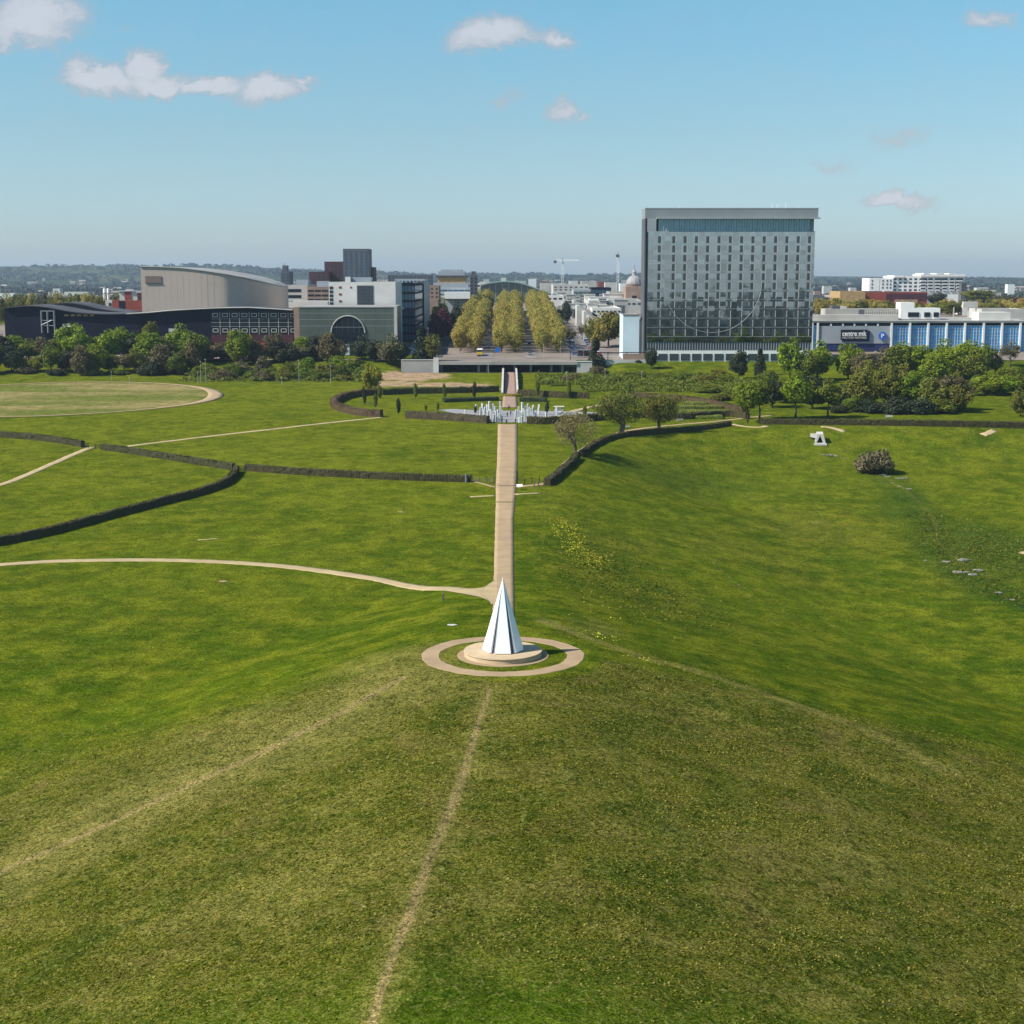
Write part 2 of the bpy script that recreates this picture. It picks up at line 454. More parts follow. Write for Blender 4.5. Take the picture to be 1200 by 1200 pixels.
strength = sst(500, 900, YY)
farm = sst(1300, 1700, YY)
meadow = sst(300, 420, YY)*(1-.55*sst(5, 20, XX))*(1-mown)*(YY<690)
meadow = np.maximum(meadow, .45*sst(225,300,YY)*(XX<-4)*(YY<690))
ground_attrs = {'dry': dry, 'pale': pale, 'soil': soil, 'lush': lush, 'roughg': rough_, 'flower': flow, 'mown': mown, 'earth': earth, 'farm': farm, 'meadow': meadow}

m, nt, b = nmat('meadow_grass')
pos = nt.nodes.new('ShaderNodeNewGeometry').outputs['Position']
A = {k: N(nt, 'ShaderNodeAttribute', attribute_name=k).outputs['Fac'] for k in ground_attrs}
nL = noise(nt, pos, .018, 3); nM = noise(nt, pos, .11, 4, .6); nS = noise(nt, pos, .75, 5, .65, .3); nF = noise(nt, pos, 3.2, 4, .7, .4)
streak = noise(nt, vscale(nt, pos, (.10, .55, .3)), 1.0, 4, .6, .2)
vor = nt.nodes.new('ShaderNodeTexVoronoi'); vor.inputs['Scale'].default_value = .9; L_(nt, noise(nt, pos, .8, 2, out=1), vor.inputs['Vector'])
c = mixc(nt, mrange(nt, nL, .35, .65), (.042,.076,.002), (.066,.100,.003))
c = mixc(nt, mrange(nt, nM, .38, .66), c, (.105,.122,.006))
c = mixc(nt, mth(nt,'MULTIPLY', mrange(nt, streak, .45, .75), .6), c, (.100,.108,.006))
c = mixc(nt, mth(nt,'MULTIPLY', mrange(nt, nS, .52, .75), .6), c, (.017,.042,.0015))
# breaking-up helper: attribute +- noise
def brk(a, k=.7, lo=.3, hi=.75, nz=nS):
    return mrange(nt, mth(nt, 'ADD', a, mth(nt, 'MULTIPLY', mth(nt, 'SUBTRACT', nz, .5), k)), lo, hi)
c = mixc(nt, mth(nt,'MULTIPLY', brk(A['lush'], .5, .15, .8, nM), .8), c, (.016,.052,.006))
dryc = mixc(nt, mrange(nt, nF, .35, .7), (.082,.080,.005), (.190,.158,.034))
c = mixc(nt, mth(nt,'MULTIPLY', brk(A['dry'], 1.6, .2, 1.0), .72), c, dryc)
nQ = noise(nt, vscale(nt, pos, (1,1.3,1)), .075, 6, .68, .8)
c = mixc(nt, mth(nt,'MULTIPLY', brk(A['dry'], 4.0, .85, 1.35, nQ), .75), c, mixc(nt, nF, (.110,.108,.014), (.215,.180,.046)))
c = mixc(nt, mth(nt,'MULTIPLY', mth(nt,'MULTIPLY', A['dry'], mrange(nt, nQ, .50, .38)), .75), c, (.034,.062,.003))
c = mixc(nt, mth(nt,'MULTIPLY', brk(A['dry'], 2.2, .9, 1.25, nM), .6), c, (.115,.085,.026))
nP = noise(nt, pos, .33, 5, .7, .5)
c = mixc(nt, mth(nt,'MULTIPLY', brk(A['pale'], 1.2, .12, .85, nP), .85), c, mixc(nt, nF, (.125,.125,.018), (.250,.205,.060)))
# long rough tufts: bright and dark flecks
fl = mth(nt, 'MULTIPLY', A['roughg'], mrange(nt, noise(nt, vscale(nt, pos, (1.0,1.6,1.0)), 1.5, 6, .8, .8), .55, .68))
c = mixc(nt, mth(nt, 'MULTIPLY', fl, .62), c, (.205,.180,.080))
fd = mth(nt, 'MULTIPLY', A['roughg'], mrange(nt, noise(nt, vscale(nt, pos, (1.0,1.7,1.0)), 1.1, 6, .8, 1.0), .50, .36))
c = mixc(nt, mth(nt, 'MULTIPLY', fd, .75), c, (.014,.034,.004))
c = mixc(nt, mth(nt,'MULTIPLY', brk(A['soil'], .5, .22, .7), .75), c, (.270,.195,.085))
c = mixc(nt, mth(nt,'MULTIPLY', A['meadow'], mrange(nt, noise(nt, vscale(nt,pos,(.5,1,1)), .045, 5, .65), .36, .62, .25, .85)), c, (.120,.135,.008))
mw = mixc(nt, mrange(nt, noise(nt, vscale(nt, pos, (.25,1,1)), .035, 4, .6), .42, .6), (.255,.205,.085), (.125,.140,.030))
c = mixc(nt, A['mown'], c, mw)
c = mixc(nt, mth(nt,'MULTIPLY', brk(A['earth'], 1.0, .3, .6, nM), .9), c, mixc(nt, nS, (.30,.20,.13), (.42,.28,.18)))
# yellow flowers
vf = nt.nodes.new('ShaderNodeTexVoronoi'); vf.inputs['Scale'].default_value = 1.7; L_(nt, pos, vf.inputs['Vector'])
fy = mth(nt, 'MULTIPLY', mrange(nt, vf.outputs['Distance'], .28, .16), brk(A['flower'], 1.2, .5, .75, nM))
c = mixc(nt, fy, c, (.36,.36,.02))
dz = nt.nodes.new('ShaderNodeTexVoronoi'); dz.inputs['Scale'].default_value = .55; L_(nt, pos, dz.inputs['Vector'])
dsy = mth(nt, 'MULTIPLY', mrange(nt, dz.outputs['Distance'], .085, .05), mrange(nt, nM, .52, .62))
c = mixc(nt, mth(nt,'MULTIPLY', dsy, .6), c, (.40,.42,.16))
# far farmland: patchwork
vr = nt.nodes.new('ShaderNodeTexVoronoi'); vr.inputs['Scale'].default_value = 1.0; L_(nt, vscale(nt, pos, (.0045,.0022,0)), vr.inputs['Vector'])
sep = nt.nodes.new('ShaderNodeSeparateColor'); L_(nt, vr.outputs['Color'], sep.inputs[0])
fm = mixc(nt, mrange(nt, sep.outputs[0], .3, .95), (.024,.036,.016), (.085,.085,.045))
fm = mixc(nt, mrange(nt, noise(nt, pos, .006, 5, .7), .45, .6), fm, (.035,.050,.020))
c = mixc(nt, A['farm'], c, fm)
# grain at every scale down to single tufts: broad patches, metre flecks lying along the slope, blades
nB = noise(nt, pos, .22, 9, .78, .35)
c = mixc(nt, .85, c, mixc(nt, mrange(nt, nB, .36, .64, smooth=False), (.55,.60,.55), (1.45,1.38,1.5)), 'MULTIPLY')
flk = noise(nt, vscale(nt, pos, (1.0, .8, 1.0)), 1.25, 5, .75, 1.2)
c = mixc(nt, mth(nt,'MULTIPLY', mrange(nt, flk, .47, .39), mth(nt,'ADD', .42, mth(nt,'MULTIPLY', A['roughg'], .4))), c, (.012,.026,.002))
c = mixc(nt, mth(nt,'MULTIPLY', mrange(nt, flk, .53, .62), mth(nt,'ADD', .28, mth(nt,'MULTIPLY', A['roughg'], .5))), c, (.165,.165,.045))
# blade-scale value variation
c = mixc(nt, .9, c, mixc(nt, mrange(nt, nF, .36, .66, smooth=False), (.50,.54,.5), (1.50,1.46,1.5)), 'MULTIPLY')
c = mixc(nt, .7, c, mixc(nt, mrange(nt, noise(nt, pos, 6.5, 3, .8), .38, .62), (.30,.32,.30), (1.70,1.68,1.6)), 'MULTIPLY')
L_(nt, c, b.inputs['Base Color']); b.inputs['Roughness'].default_value = 1.0; b.inputs['Specular IOR Level'].default_value = .0
h = mth(nt, 'ADD', mth(nt, 'MULTIPLY', nF, .18), mth(nt, 'MULTIPLY', nS, .45))
h = mth(nt, 'ADD', h, mth(nt, 'MULTIPLY', mth(nt, 'MULTIPLY', noise(nt, pos, 1.6, 6, .75, .8), A['roughg']), .8))
bp = N(nt, 'ShaderNodeBump'); bp.inputs['Strength'].default_value = .75; bp.inputs['Distance'].default_value = .5
L_(nt, h, bp.inputs['Height']); L_(nt, bp.outputs[0], b.inputs['Normal'])
M['grass'] = m

gme = mesh_np('ground', np.stack([XX, YY, ZZ], -1).reshape(-1, 3), F, m, smooth=True, attrs={k: v.ravel() for k, v in ground_attrs.items()})
tag(mobj('ground', gme), 'rolling grass park with a broad mound, running out to low far hills', kind='structure')

# ------------------------------------------------------------------ paths laid on the ground
def resample(P, step):
    P = np.asarray(P, float); d = np.r_[0, np.cumsum(np.hypot(*(P[1:]-P[:-1]).T))]
    n = max(2, int(d[-1]/step)+1); t = np.linspace(0, d[-1], n)
    return np.stack([np.interp(t, d, P[:,0]), np.interp(t, d, P[:,1])], -1)
def smooth_pl(P, it=2):
    P = np.asarray(P, float)
    for _ in range(it):
        Q = [P[0]]
        for a, b_ in zip(P[:-1], P[1:]): Q += [a*.75+b_*.25, a*.25+b_*.75]
        Q.append(P[-1]); P = np.array(Q)
    return P
def strip(Lp, Rp, n, cross=4, off=.06, ragged=0.0, name='path', mat=None, label=None, edge_drop=True):
    V = []
    w = np.linspace(0, 1, cross+1)
    for i in range(n):
        a, b_ = Lp[i], Rp[i]
        if ragged: 
            d = (b_-a)/np.linalg.norm(b_-a); a = a - d*random.uniform(-ragged, ragged); b_ = b_ + d*random.uniform(-ragged, ragged)
        for j, k in enumerate(w):
            p = a*(1-k)+b_*k; V.append((p[0], p[1], zf(p[0], p[1])+off))
    m_ = cross+1
    F = [(i*m_+j, i*m_+j+1, (i+1)*m_+j+1, (i+1)*m_+j) for i in range(n-1) for j in range(cross)]
    o = mobj(name, mesh_np(name, V, F, mat, smooth=True))
    # real thickness towards the ground
    sm = o.modifiers.new('thickness', 'SOLIDIFY'); sm.thickness = .09; sm.offset = -1
    return tag(o, label, kind='structure')
def ribbon(pts, width, mat, label, name='path', step=1.2, off=.06, ragged=.13, world=False, cross=4):
    P = np.array(pts, float) if world else plw(pts)
    P = resample(smooth_pl(P), step)
    T = np.gradient(P, axis=0); T /= np.linalg.norm(T, axis=1)[:,None]; Nn = np.stack([-T[:,1], T[:,0]], -1)
    if hasattr(width, '__len__'): wd = np.interp(np.linspace(0,1,len(P)), np.linspace(0,1,len(width)), width)
    else: wd = np.full(len(P), width)
    return strip(P+Nn*wd[:,None]/2, P-Nn*wd[:,None]/2, len(P), cross, off, ragged, name, mat, label)

# main axis path: two edges
def edges(Lpx, Rpx, name, mat, label, ragged=.05, off=.07):
    Lw, Rw = plw(Lpx), plw(Rpx)
    y0 = max(Lw[:,1].min(), Rw[:,1].min()); y1 = min(Lw[:,1].max(), Rw[:,1].max())
    yy = np.arange(y0, y1+.01, 1.2)
    so = np.argsort(Lw[:,1]); Lx = np.interp(yy, Lw[so,1], Lw[so,0]); so = np.argsort(Rw[:,1]); Rx = np.interp(yy, Rw[so,1], Rw[so,0])
    return strip(np.stack([Lx,yy],-1), np.stack([Rx,yy],-1), len(yy), 5, off, ragged, name, mat, label)
edges([(576.5,752),(578,700),(579,660),(580.5,610),(581,588)], [(603,752),(602.5,700),(602,660),(601.5,610),(603.5,588)], 'path', M['path'], 'straight gravel path from the mound to the gateway')
edges([(581,588),(581,570),(582.5,540),(583.5,497)], [(603.5,588),(605,570),(606.5,540),(606.5,497)], 'path', M['path'], 'straight gravel path between gateway and pillar plaza', off=.06)
ribbon([(-240,690),(-140,676),(-30,664),(60,657.5),(150,656),(230,657),(320,662),(400,672),(470,683),(530,691),(578,694.5)], [2.6,2.6,2.6,2.7,2.8,3.0], M['path2'], 'pale curving path from the left edge to the straight path')
# flared junction
jp = [G(*p)[:2] for p in [(515,689.6),(535,690.6),(552,690.4),(563,689.4),(572,687.6),(577,684.5),(579.5,680),(580,695),(579,706),(576,709),(573.5,705.5),(569,702.5),(562,700),(550,697.6),(535,695),(520,692.5)]]
def patch(poly, name, mat, label, off=.065, kind='structure'):
    P = resample(np.array(list(poly)+[poly[0]], float), 1.0)[:-1]; c0 = P.mean(0); rings = 6
    V = []; n = len(P)
    for r_ in range(1, rings+1):
        for p in P: q = c0+(p-c0)*r_/rings; V.append((q[0], q[1], zf(q[0], q[1])+off))
    V.append((c0[0], c0[1], zf(c0[0], c0[1])+off)); F = [(n*rings, i, (i+1)%n) for i in range(n)]
    for r_ in range(rings-1):
        for i in range(n): j=(i+1)%n; F.append((r_*n+i, (r_+1)*n+i, (r_+1)*n+j, r_*n+j))
    return tag(mobj(name, mesh_np(name, V, F, mat, smooth=True)), label, kind=kind)
patch(jp, 'path', M['path2'], 'flared junction where the curving path meets the straight path', off=.085)
# ring round the pyramid
V = []; F = []; n = 160
for k in range(n):
    t = 2*pi*k/n; j1 = .06*sin(9*t)+.05*sin(23*t); j2 = .05*sin(11*t+1)+.04*sin(31*t)
    for r_, zz in ((8.85+j2, .0), (8.9+j2, .05), (11.2+j1, .05), (11.25+j1, .0)):
        V.append((MX+r_*cos(t), MY+r_*sin(t), zz))
for k in range(n):
    k2 = (k+1) % n
    for j in range(3): F.append((k*4+j, k*4+j+1, k2*4+j+1, k2*4+j))
tag(mobj('path', mesh_np('path', V, F, M['path'])), 'circular gravel ring path round the white pyramid', kind='structure')
# further paths
ribbon([(150,523),(240,512),(330,502),(400,494),(448,489)], 1.9, M['path2'], 'thin mown path running to the left end of the garden hedge', ragged=.15)
ribbon([(-150,592),(-90,586),(-20,573),(10,566),(40,553),(70,540),(92,530),(108,524)], 2.2, M['path2'], 'thin path climbing from the left edge to the hedge gap', ragged=.15)
t = np.linspace(-2.2, 2.2, 120); a0 = math.atan2(pR[1]-CCY, pR[0]-CCX)
def arcpts(r_): return np.stack([CCX+r_*np.cos(t+a0), CCY+r_*np.sin(t+a0)], -1)
wv = 1.6+4.2*np.exp(-((t)/.55)**2)
strip(arcpts(CR), arcpts(1.0)*0+np.stack([CCX+(CR-wv)*np.cos(t+a0), CCY+(CR-wv)*np.sin(t+a0)],-1), len(t), 3, .07, .1, 'path', M['path'], 'gravel track round the dry mown circle')
ribbon([(641,567),(655,553),(672,537),(690,522),(712,511),(740,503.5),(790,498),(850,493),(880,489),(905,487)], [2.6,2.8,2.4,2.0,1.8,2.0], M['path'], 'gravel path curving right from the gateway along the hedge')
ribbon([(605,571),(618,569.5),(632,568),(645,566)], 1.6, M['path'], 'worn gravel link along the right fence')
ribbon([(548,562),(562,566),(581,571)], 1.0, M['path'], 'worn gravel link along the left fence')
for p, lb in (([(551,582.5),(581,581)],'left'), ([(603,579.5),(634,578)],'right')):
    ribbon(p, 1.1, M['path2'], 'pale stone strip in the grass %s of the straight path'%lb, name='stone_strip', off=.08, ragged=.05)
for p, w_, lb in (([(962,500),(975,501),(990,506)],1.8,'above the concrete portal'), ([(1152,510),(1166,504)],2.2,'below the right hedge'), ([(858,497),(872,500),(893,501),(899,499)],2.0,'at the left end of the long right hedge'),
                  ([(1196,647),(1215,651)],2,'at the right edge'), ([(466,600),(474,600)],.4,'in the left meadow near the gateway'), ([(232,633),(258,631)],.5,'in the left meadow above the curving path')):
    ribbon(p, w_, M['path2'], 'worn pale patch '+lb, ragged=.25)
patch([G(261+6*cos(a),681.5+1.2*sin(a))[:2] for a in np.linspace(0,2*pi,9)[:-1]], 'bare_patch', M['path'], 'small bare patch below the curving path')
patch([G(529.5+7*cos(a),733+1.1*sin(a))[:2] for a in np.linspace(0,2*pi,9)[:-1]], 'stone_slab', M['palec'], 'pale flat slab in the grass left of the pyramid', off=.12)
# plaza
pz = [(573,495.2),(621,495.2),(640,491),(690,489),(722,486),(700,483.5),(668,482.5),(625,481.5),(570,481.5),(530,479.5),(512,480.5),(530,484),(555,488)]
patch([G(*p)[:2] for p in pz], 'plaza', M['plaza'], 'pale paved plaza among the white pillars', off=.10)
edges([(588.5,477.5),(590,462)], [(606.5,477.5),(605.5,462)], 'path', M['brickpath'], 'pink brick path leading out of the plaza', off=.14)
edges([(590,466),(590.5,447),(591.0,434.0)], [(605.5,466),(604.5,447),(603.5,434.0)], 'path', M['brickpath'], 'pink brick ramp between white walls', off=.20)
ribbon([(668,483),(690,477.5),(706,474),(722,471)], 2.6, M['path2'], 'pale path curving away right of the plaza', off=.07)

# ------------------------------------------------------------------ long tussocky grass on the mound and the rough slopes (uncountable)
g = np.random.default_rng(99)
def grass_field(name, label, x0, x1, y0, y1, n, size, wfun, mat='tussock'):
    X = g.uniform(x0, x1, n); Y = g.uniform(y0, y1, n)
    wv_ = wfun(X, Y)
    # clumpiness: sum of a few sine fields warped
    q = np.sin(X*1.9+2*np.sin(Y*.7))*np.sin(Y*2.3+2*np.sin(X*.9)) + .6*np.sin(X*.61+Y*.4)*np.sin(Y*.77-X*.2)
    keep = g.uniform(size=n) < wv_*(.55+.45*np.clip(q,-1,1)); X, Y = X[keep], Y[keep]; q = q[keep]
    m_ = len(X); s_ = size*g.uniform(.5, 1.3, m_)
    C = np.stack([X, Y, Z(X, Y)+s_*.22], -1)
    az = g.uniform(0, 2*pi, m_); lean = g.uniform(.75, 1.5, m_)
    d = np.stack([np.cos(az), np.sin(az), 0*az], -1); up = np.stack([-np.sin(az)*np.sin(lean), np.cos(az)*np.sin(lean), np.cos(lean)], -1)
    a = d*s_[:,None]*.75; b2 = up*s_[:,None]*.5
    V = np.stack([C-a*.6-b2, C+a*.6-b2, C+a*.5+b2+d*g.normal(size=(m_,1))*.05, C-a*.15+b2*1.2], 1).reshape(-1,3)
    lf = np.sin(X/11.3+1.7*np.sin(Y/9.1)+1)*np.sin(Y/8.2+2.1*np.sin(X/14.5)); var = np.clip(g.beta(1.2, 1.7, m_)+.12*q+.20*lf, 0, 1)
    return tag(mobj(name, mesh_np(name, V, np.arange(m_*4).reshape(m_,4), M[mat], attrs={'var': np.repeat(var,4)})), label, kind='stuff')
m, nt, b = nmat('tussock_grass'); M['tussock'] = m
at_ = N(nt, 'ShaderNodeAttribute', attribute_name='var').outputs['Fac']
cr = nt.nodes.new('ShaderNodeValToRGB'); L_(nt, at_, cr.inputs[0]); el = cr.color_ramp.elements
el[0].position = 0; el[0].color = (.044,.060,.002,1); el[1].position = 1; el[1].color = (.24,.20,.05,1)
e_ = el.new(.45); e_.color = (.092,.098,.004,1); e_ = el.new(.75); e_.color = (.165,.148,.022,1)
L_(nt, cr.outputs[0], b.inputs['Base Color']); b.inputs['Roughness'].default_value = 1; b.inputs['Specular IOR Level'].default_value = 0
def gridval(Fld):
    def f(X, Y):
        i = np.clip(np.searchsorted(xs, X)-1, 0, nx-1); j = np.clip(np.searchsorted(ys, Y)-1, 0, ny-1); return Fld[j, i]
    return f
lowf = np.sin(XX/8.3+2.2*np.sin(YY/13))*np.sin(YY/6.1+1.9*np.sin(XX/10.5)) + .6*np.sin(XX/3.7+YY/5.2+2*np.sin(YY/8))*np.sin(YY/3.1-XX/6.3)
cl_ = .66+.62*lowf
dens_f = np.clip(cl_*np.maximum(front*.75, np.maximum(.45*np.exp(-(dL/13.0)**2)*(YY<215), .45*np.exp(-(dR/5.0)**2)))*(1-np.exp(-(dS/1.1)**2))*(rr>12.5)*(1-.8*np.exp(-(dL/4.5)**2))*(1-.45*pale), 0, 1)
grass_field('tussock_grass', 'long tussocky straw and green grass over the front of the mound', -100, 100, 104, 222, 700000, .165, gridval(dens_f))
dens_r = np.clip(np.maximum(.95*blob(700,665,9,34), np.maximum(.9*blob(755,700,11,24), .8*blob(1160,645,14,26))), 0, 1)*(rr>14)*(np.abs(XX+1)>4)
dens_r = np.maximum(dens_r*.7, .95*np.exp(-(stream/4.0)**2))
grass_field('tussock_grass', 'rough tussocky grass on the slopes and the stream line right of the straight path', 4, 150, 215, 400, 260000, .30, gridval(dens_r))
M['flower'] = surf('yellow_flower', (.50,.47,.02), .8, .15, 2)
dens_y = np.clip(1.3*blob(668,632,3,14)+1.3*blob(690,655,4,8)+.9*blob(655,615,3,8)+.5*blob(715,725,3,5)+.5*blob(700,745,5,4)+.45*blob(760,775,7,3)-.18, 0, 1)
grass_field('yellow_flowers', 'patches of yellow flowers in the rough grass right of the straight path', 4, 60, 205, 380, 90000, .20, gridval(dens_y), 'flower')
# ------------------------------------------------------------------ light pyramid on its plinth
pyr = thing('light_pyramid', (MX, MY, 0), 'tall white six-sided pyramid sculpture with dark slots on the round plinth', 'sculpture')
pl = thing('plinth', (MX, MY, 0), 'round sandstone plinth of two shallow steps under the white pyramid', 'plinth')
b_ = MB(); b_.lathe([(6.3,-.3),(6.3,.05),(6.2,.07),(5.0,.07)], 96); b_.build('lower_step', M['path'], pl)
b_ = MB(); b_.lathe([(5.35,.06),(5.30,.62),(5.38,.64),(5.42,.72),(5.38,.80),(3,.80)], 96); b_.build('drum', M['plinth'], pl)
PH = 10.1; RB = 3.08; ZB = .80
b_ = MB(); b_.lathe([(RB*.87,ZB+.001),(RB*.87*.02,ZB+PH*.985)], 6, a0=pi/6+pi/6*0+pi/6*0); 
b_.v = []; b_.f = []; b_.n = 0
A0 = 0.0  # corners at 0,60,120.. so one facet squarely faces the camera
b_.lathe([(RB*.80,ZB+.001),(RB*.80*.03,ZB+PH*.975)], 6, a0=A0); b_.build('core', M['core'], pyr)
def facet(k):
    a1, a2 = A0+k*pi/3, A0+(k+1)*pi/3
    c1 = np.array([RB*cos(a1), RB*sin(a1), ZB]); c2 = np.array([RB*cos(a2), RB*sin(a2), ZB]); ap = np.array([0,0,ZB+PH])
    e = (c2-c1)/np.linalg.norm(c2-c1); g = .44
    p1 = c1+e*g+np.array([0,0,.10]); p2 = c2-e*g+np.array([0,0,.10])
    q1 = ap+(c1-ap)*.012+e*.0; q2 = ap+(c2-ap)*.012
    q1 = ap+(p1-ap)*.012; q2 = ap+(p2-ap)*.012
    nrm = np.cross(p2-p1, q1-p1); nrm /= np.linalg.norm(nrm)
    V = [p1,p2,q2,q1]; V += [v-nrm*.30 if i<2 else v-nrm*.03 for i,v in enumerate(V)]
    m_ = MB(); m_.add(V, [(0,1,2,3),(7,6,5,4),(0,4,5,1),(1,5,6,2),(2,6,7,3),(3,7,4,0)])
    o = m_.build('facet_panel', M['pyr'], pyr); bv = o.modifiers.new('b','BEVEL'); bv.width=.02; bv.segments=2
for k in range(6): facet(k)
m_ = MB(); m_.lathe([(.05,ZB+PH*.985),(.06,ZB+PH+.02),(.01,ZB+PH+.10)], 8); m_.build('finial', M['pyr'], pyr)

# ------------------------------------------------------------------ foliage builders
def leaf_quads(C, Nn, size, g, squash=.7):
    """leaf-clump faces centred at C, roughly facing Nn"""
    n = len(C)
    r1 = g.normal(size=(n,3)); nn = Nn*1.1 + r1*.75; nn /= np.linalg.norm(nn, axis=1)[:,None]
    a = np.cross(nn, g.normal(size=(n,3))); a /= np.linalg.norm(a, axis=1)[:,None]; b = np.cross(nn, a)
    s = size*g.uniform(.55,1.25,(n,1))
    k = g.uniform(.5,1.0,(n,1))
    V = np.stack([C-a*s-b*s*k*.3, C+a*s*.2-b*s*k, C+a*s+b*s*k*.25, C-a*s*.15+b*s*k], 1).reshape(-1,3)
    F = np.arange(n*4).reshape(n,4)
    return V, F
def crown_mesh(name, mat, seed, rx=5, rz=5, zc=8, lobes=22, n=2600, size=.42, lobe_r=.36, gap=.0, shape='round', inner=.25):
    g = np.random.default_rng(seed)
    C = []; Nn = []; var = []
    cen = []
    for i in range(lobes):
        while True:
            p = g.uniform(-1,1,3)
            if np.linalg.norm(p) <= 1: break
        p = p/np.linalg.norm(p)*g.uniform(.35,.80)
        if shape == 'cone': p[2] = g.uniform(-1,1); q = (1-p[2])/2*.8+.12; p[:2] = p[:2]/np.linalg.norm(p[:2]+1e-6)*q*g.uniform(.3,.9); lr = lobe_r*(.35+.8*q)
        elif shape == 'column': p[:2] *= .5; lr = lobe_r
        elif shape == 'dome': p[2] = abs(p[2])*1.3-.55; lr = lobe_r*g.uniform(.8,1.2)
        else: lr = lobe_r*g.uniform(.65,1.25)
        cen.append((p, lr, g.uniform(0,1)))
    per = max(8, n//lobes)
    for p, lr, vv in cen:
        d = g.normal(size=(per,3)); d /= np.linalg.norm(d,axis=1)[:,None]
        rad = lr*(1-inner*g.uniform(0,1,(per,1))**1.5)
        q = p + d*rad*np.array([1,1,.85])
        keep = g.uniform(size=per) > gap
        # drop leaves buried deep inside
        q, d = q[keep], d[keep]
        C.append(q); Nn.append(d + p*.5 + np.array([0,0,.25])); var.append(np.clip(vv*.6+g.uniform(0,.4,len(q)),0,1))
    C = np.concatenate(C); Nn = np.concatenate(Nn); var = np.concatenate(var)
    Nn /= np.linalg.norm(Nn,axis=1)[:,None]
    S = np.array([rx,rx,rz]); Cw = C*S+np.array([0,0,zc])
    V, F = leaf_quads(Cw, Nn/S*rx, size, g)
    ok = V[:,2] > .05
    V[:,2] = np.maximum(V[:,2], .05)
    return mesh_np(name, V, F, mat, attrs={'var': np.repeat(var,4)})
def trunk_mesh(name, mat, seed, h=8, r=.28, limbs=6, spread=3.0, top=11):
    rd = random.Random(seed); m_ = MB()
    P = [(0,0,-.6),(rd.uniform(-.1,.1),rd.uniform(-.1,.1),h*.35),(rd.uniform(-.3,.3),rd.uniform(-.3,.3),h*.7),(rd.uniform(-.5,.5),rd.uniform(-.5,.5),top*.85)]
    m_.tube(P, [r*1.35,r,r*.7,r*.2], 7)
    for i in range(limbs):
        t = rd.uniform(.25,.75); a = 2*pi*i/limbs+rd.uniform(-.4,.4); z0 = top*.85*t
        s = spread*rd.uniform(.6,1)
        x0 = P[1][0]; m_.tube([(x0,0,z0),(s*.45*cos(a),s*.45*sin(a),z0+s*.45),(s*cos(a),s*sin(a),z0+s*.8)], [r*.5,r*.32,r*.1], 5)
    return m_.mesh(name, mat, True)
TREES = {}
def tree_proto(kind, matk, seed, **kw):
    """returns (trunk mesh, crown mesh) of unit trees about 10 m tall"""
    key = (kind, matk, seed)
    if key in TREES: return TREES[key]
    mat = LF[matk]; bark = M['bark']
    if kind == 'clear':   t = trunk_mesh('trunk', bark, seed, 5, .22, 6, 2.4, 9); c = crown_mesh('crown', mat, seed, 3.9, 3.6, 6.2, 30, 4600, .27, .36)
    elif kind == 'round':   t = trunk_mesh('trunk', bark, seed, 4, .22, 6, 2.4, 9); c = crown_mesh('crown', mat, seed, 3.9, 4.5, 5.3, 34, 5200, .27, .36)
    elif kind == 'wide':  t = trunk_mesh('trunk', bark, seed, 4, .24, 7, 3.2, 9); c = crown_mesh('crown', mat, seed, 5.1, 4.3, 5.5, 42, 6000, .28, .31)
    elif kind == 'low':   t = trunk_mesh('trunk', bark, seed, 3, .18, 7, 3.0, 7.5); c = crown_mesh('crown', mat, seed, 4.9, 5.0, 4.8, 42, 5600, .28, .32)
    elif kind == 'tall':  t = trunk_mesh('trunk', bark, seed, 5, .18, 6, 1.7, 9); c = crown_mesh('crown', mat, seed, 2.7, 4.3, 5.6, 26, 3000, .26, .36)
    elif kind == 'cone':  t = trunk_mesh('trunk', bark, seed, 5, .18, 6, 1.2, 9); c = crown_mesh('crown', mat, seed, 2.6, 4.9, 5.0, 34, 3200, .25, .40, shape='cone')
    elif kind == 'column':t = trunk_mesh('trunk', bark, seed, 5, .16, 4, .8, 9); c = crown_mesh('crown', mat, seed, 3.0, 5.2, 5.0, 24, 2600, .30, .40, shape='column')
    elif kind == 'shrub': t = trunk_mesh('stem', bark, seed, 3, .25, 7, 4.0, 6); c = crown_mesh('foliage', mat, seed, 6.0, 5.2, 4.0, 34, 4600, .36, .34, shape='dome')
    elif kind == 'plane': t = trunk_mesh('trunk', M['barkpale'], seed, 4.2, .20, 8, 2.4, 9); c = crown_mesh('crown', mat, seed, 4.1, 4.7, 5.5, 44, 5600, .22, .33, gap=.08, inner=.45)
    elif kind == 'open':  t = trunk_mesh('trunk', bark, seed, 4, .22, 9, 3.0, 8.6); c = crown_mesh('crown', mat, seed, 4.2, 3.4, 6.3, 34, 2700, .24, .30, gap=.25, inner=.6)
    TREES[key] = (t, c); return TREES[key]
# which of the two pieces are called what
def plant(name, loc, kind, matk, h, w, label, cat, group=None, seed=None, rz=None):
    """w: width relative to the proto"""
    seed = seed if seed is not None else random.choice((1,2,3))
    t, c = tree_proto(kind, matk, seed)
    r = thing(name, loc, label, cat, group, rz if rz is not None else random.uniform(0, 6.28))
    s = h/10.0; r.scale = (s*w, s*w, s)
    nm = ('stem','foliage') if kind == 'shrub' else ('trunk','crown')
    mobj(nm[0], t, r); mobj(nm[1], c, r)
    return r
def hpx(py0, py1, D):  # height in metres of a picture span at distance D
    return zat(py0, D)-zat(py1, D)

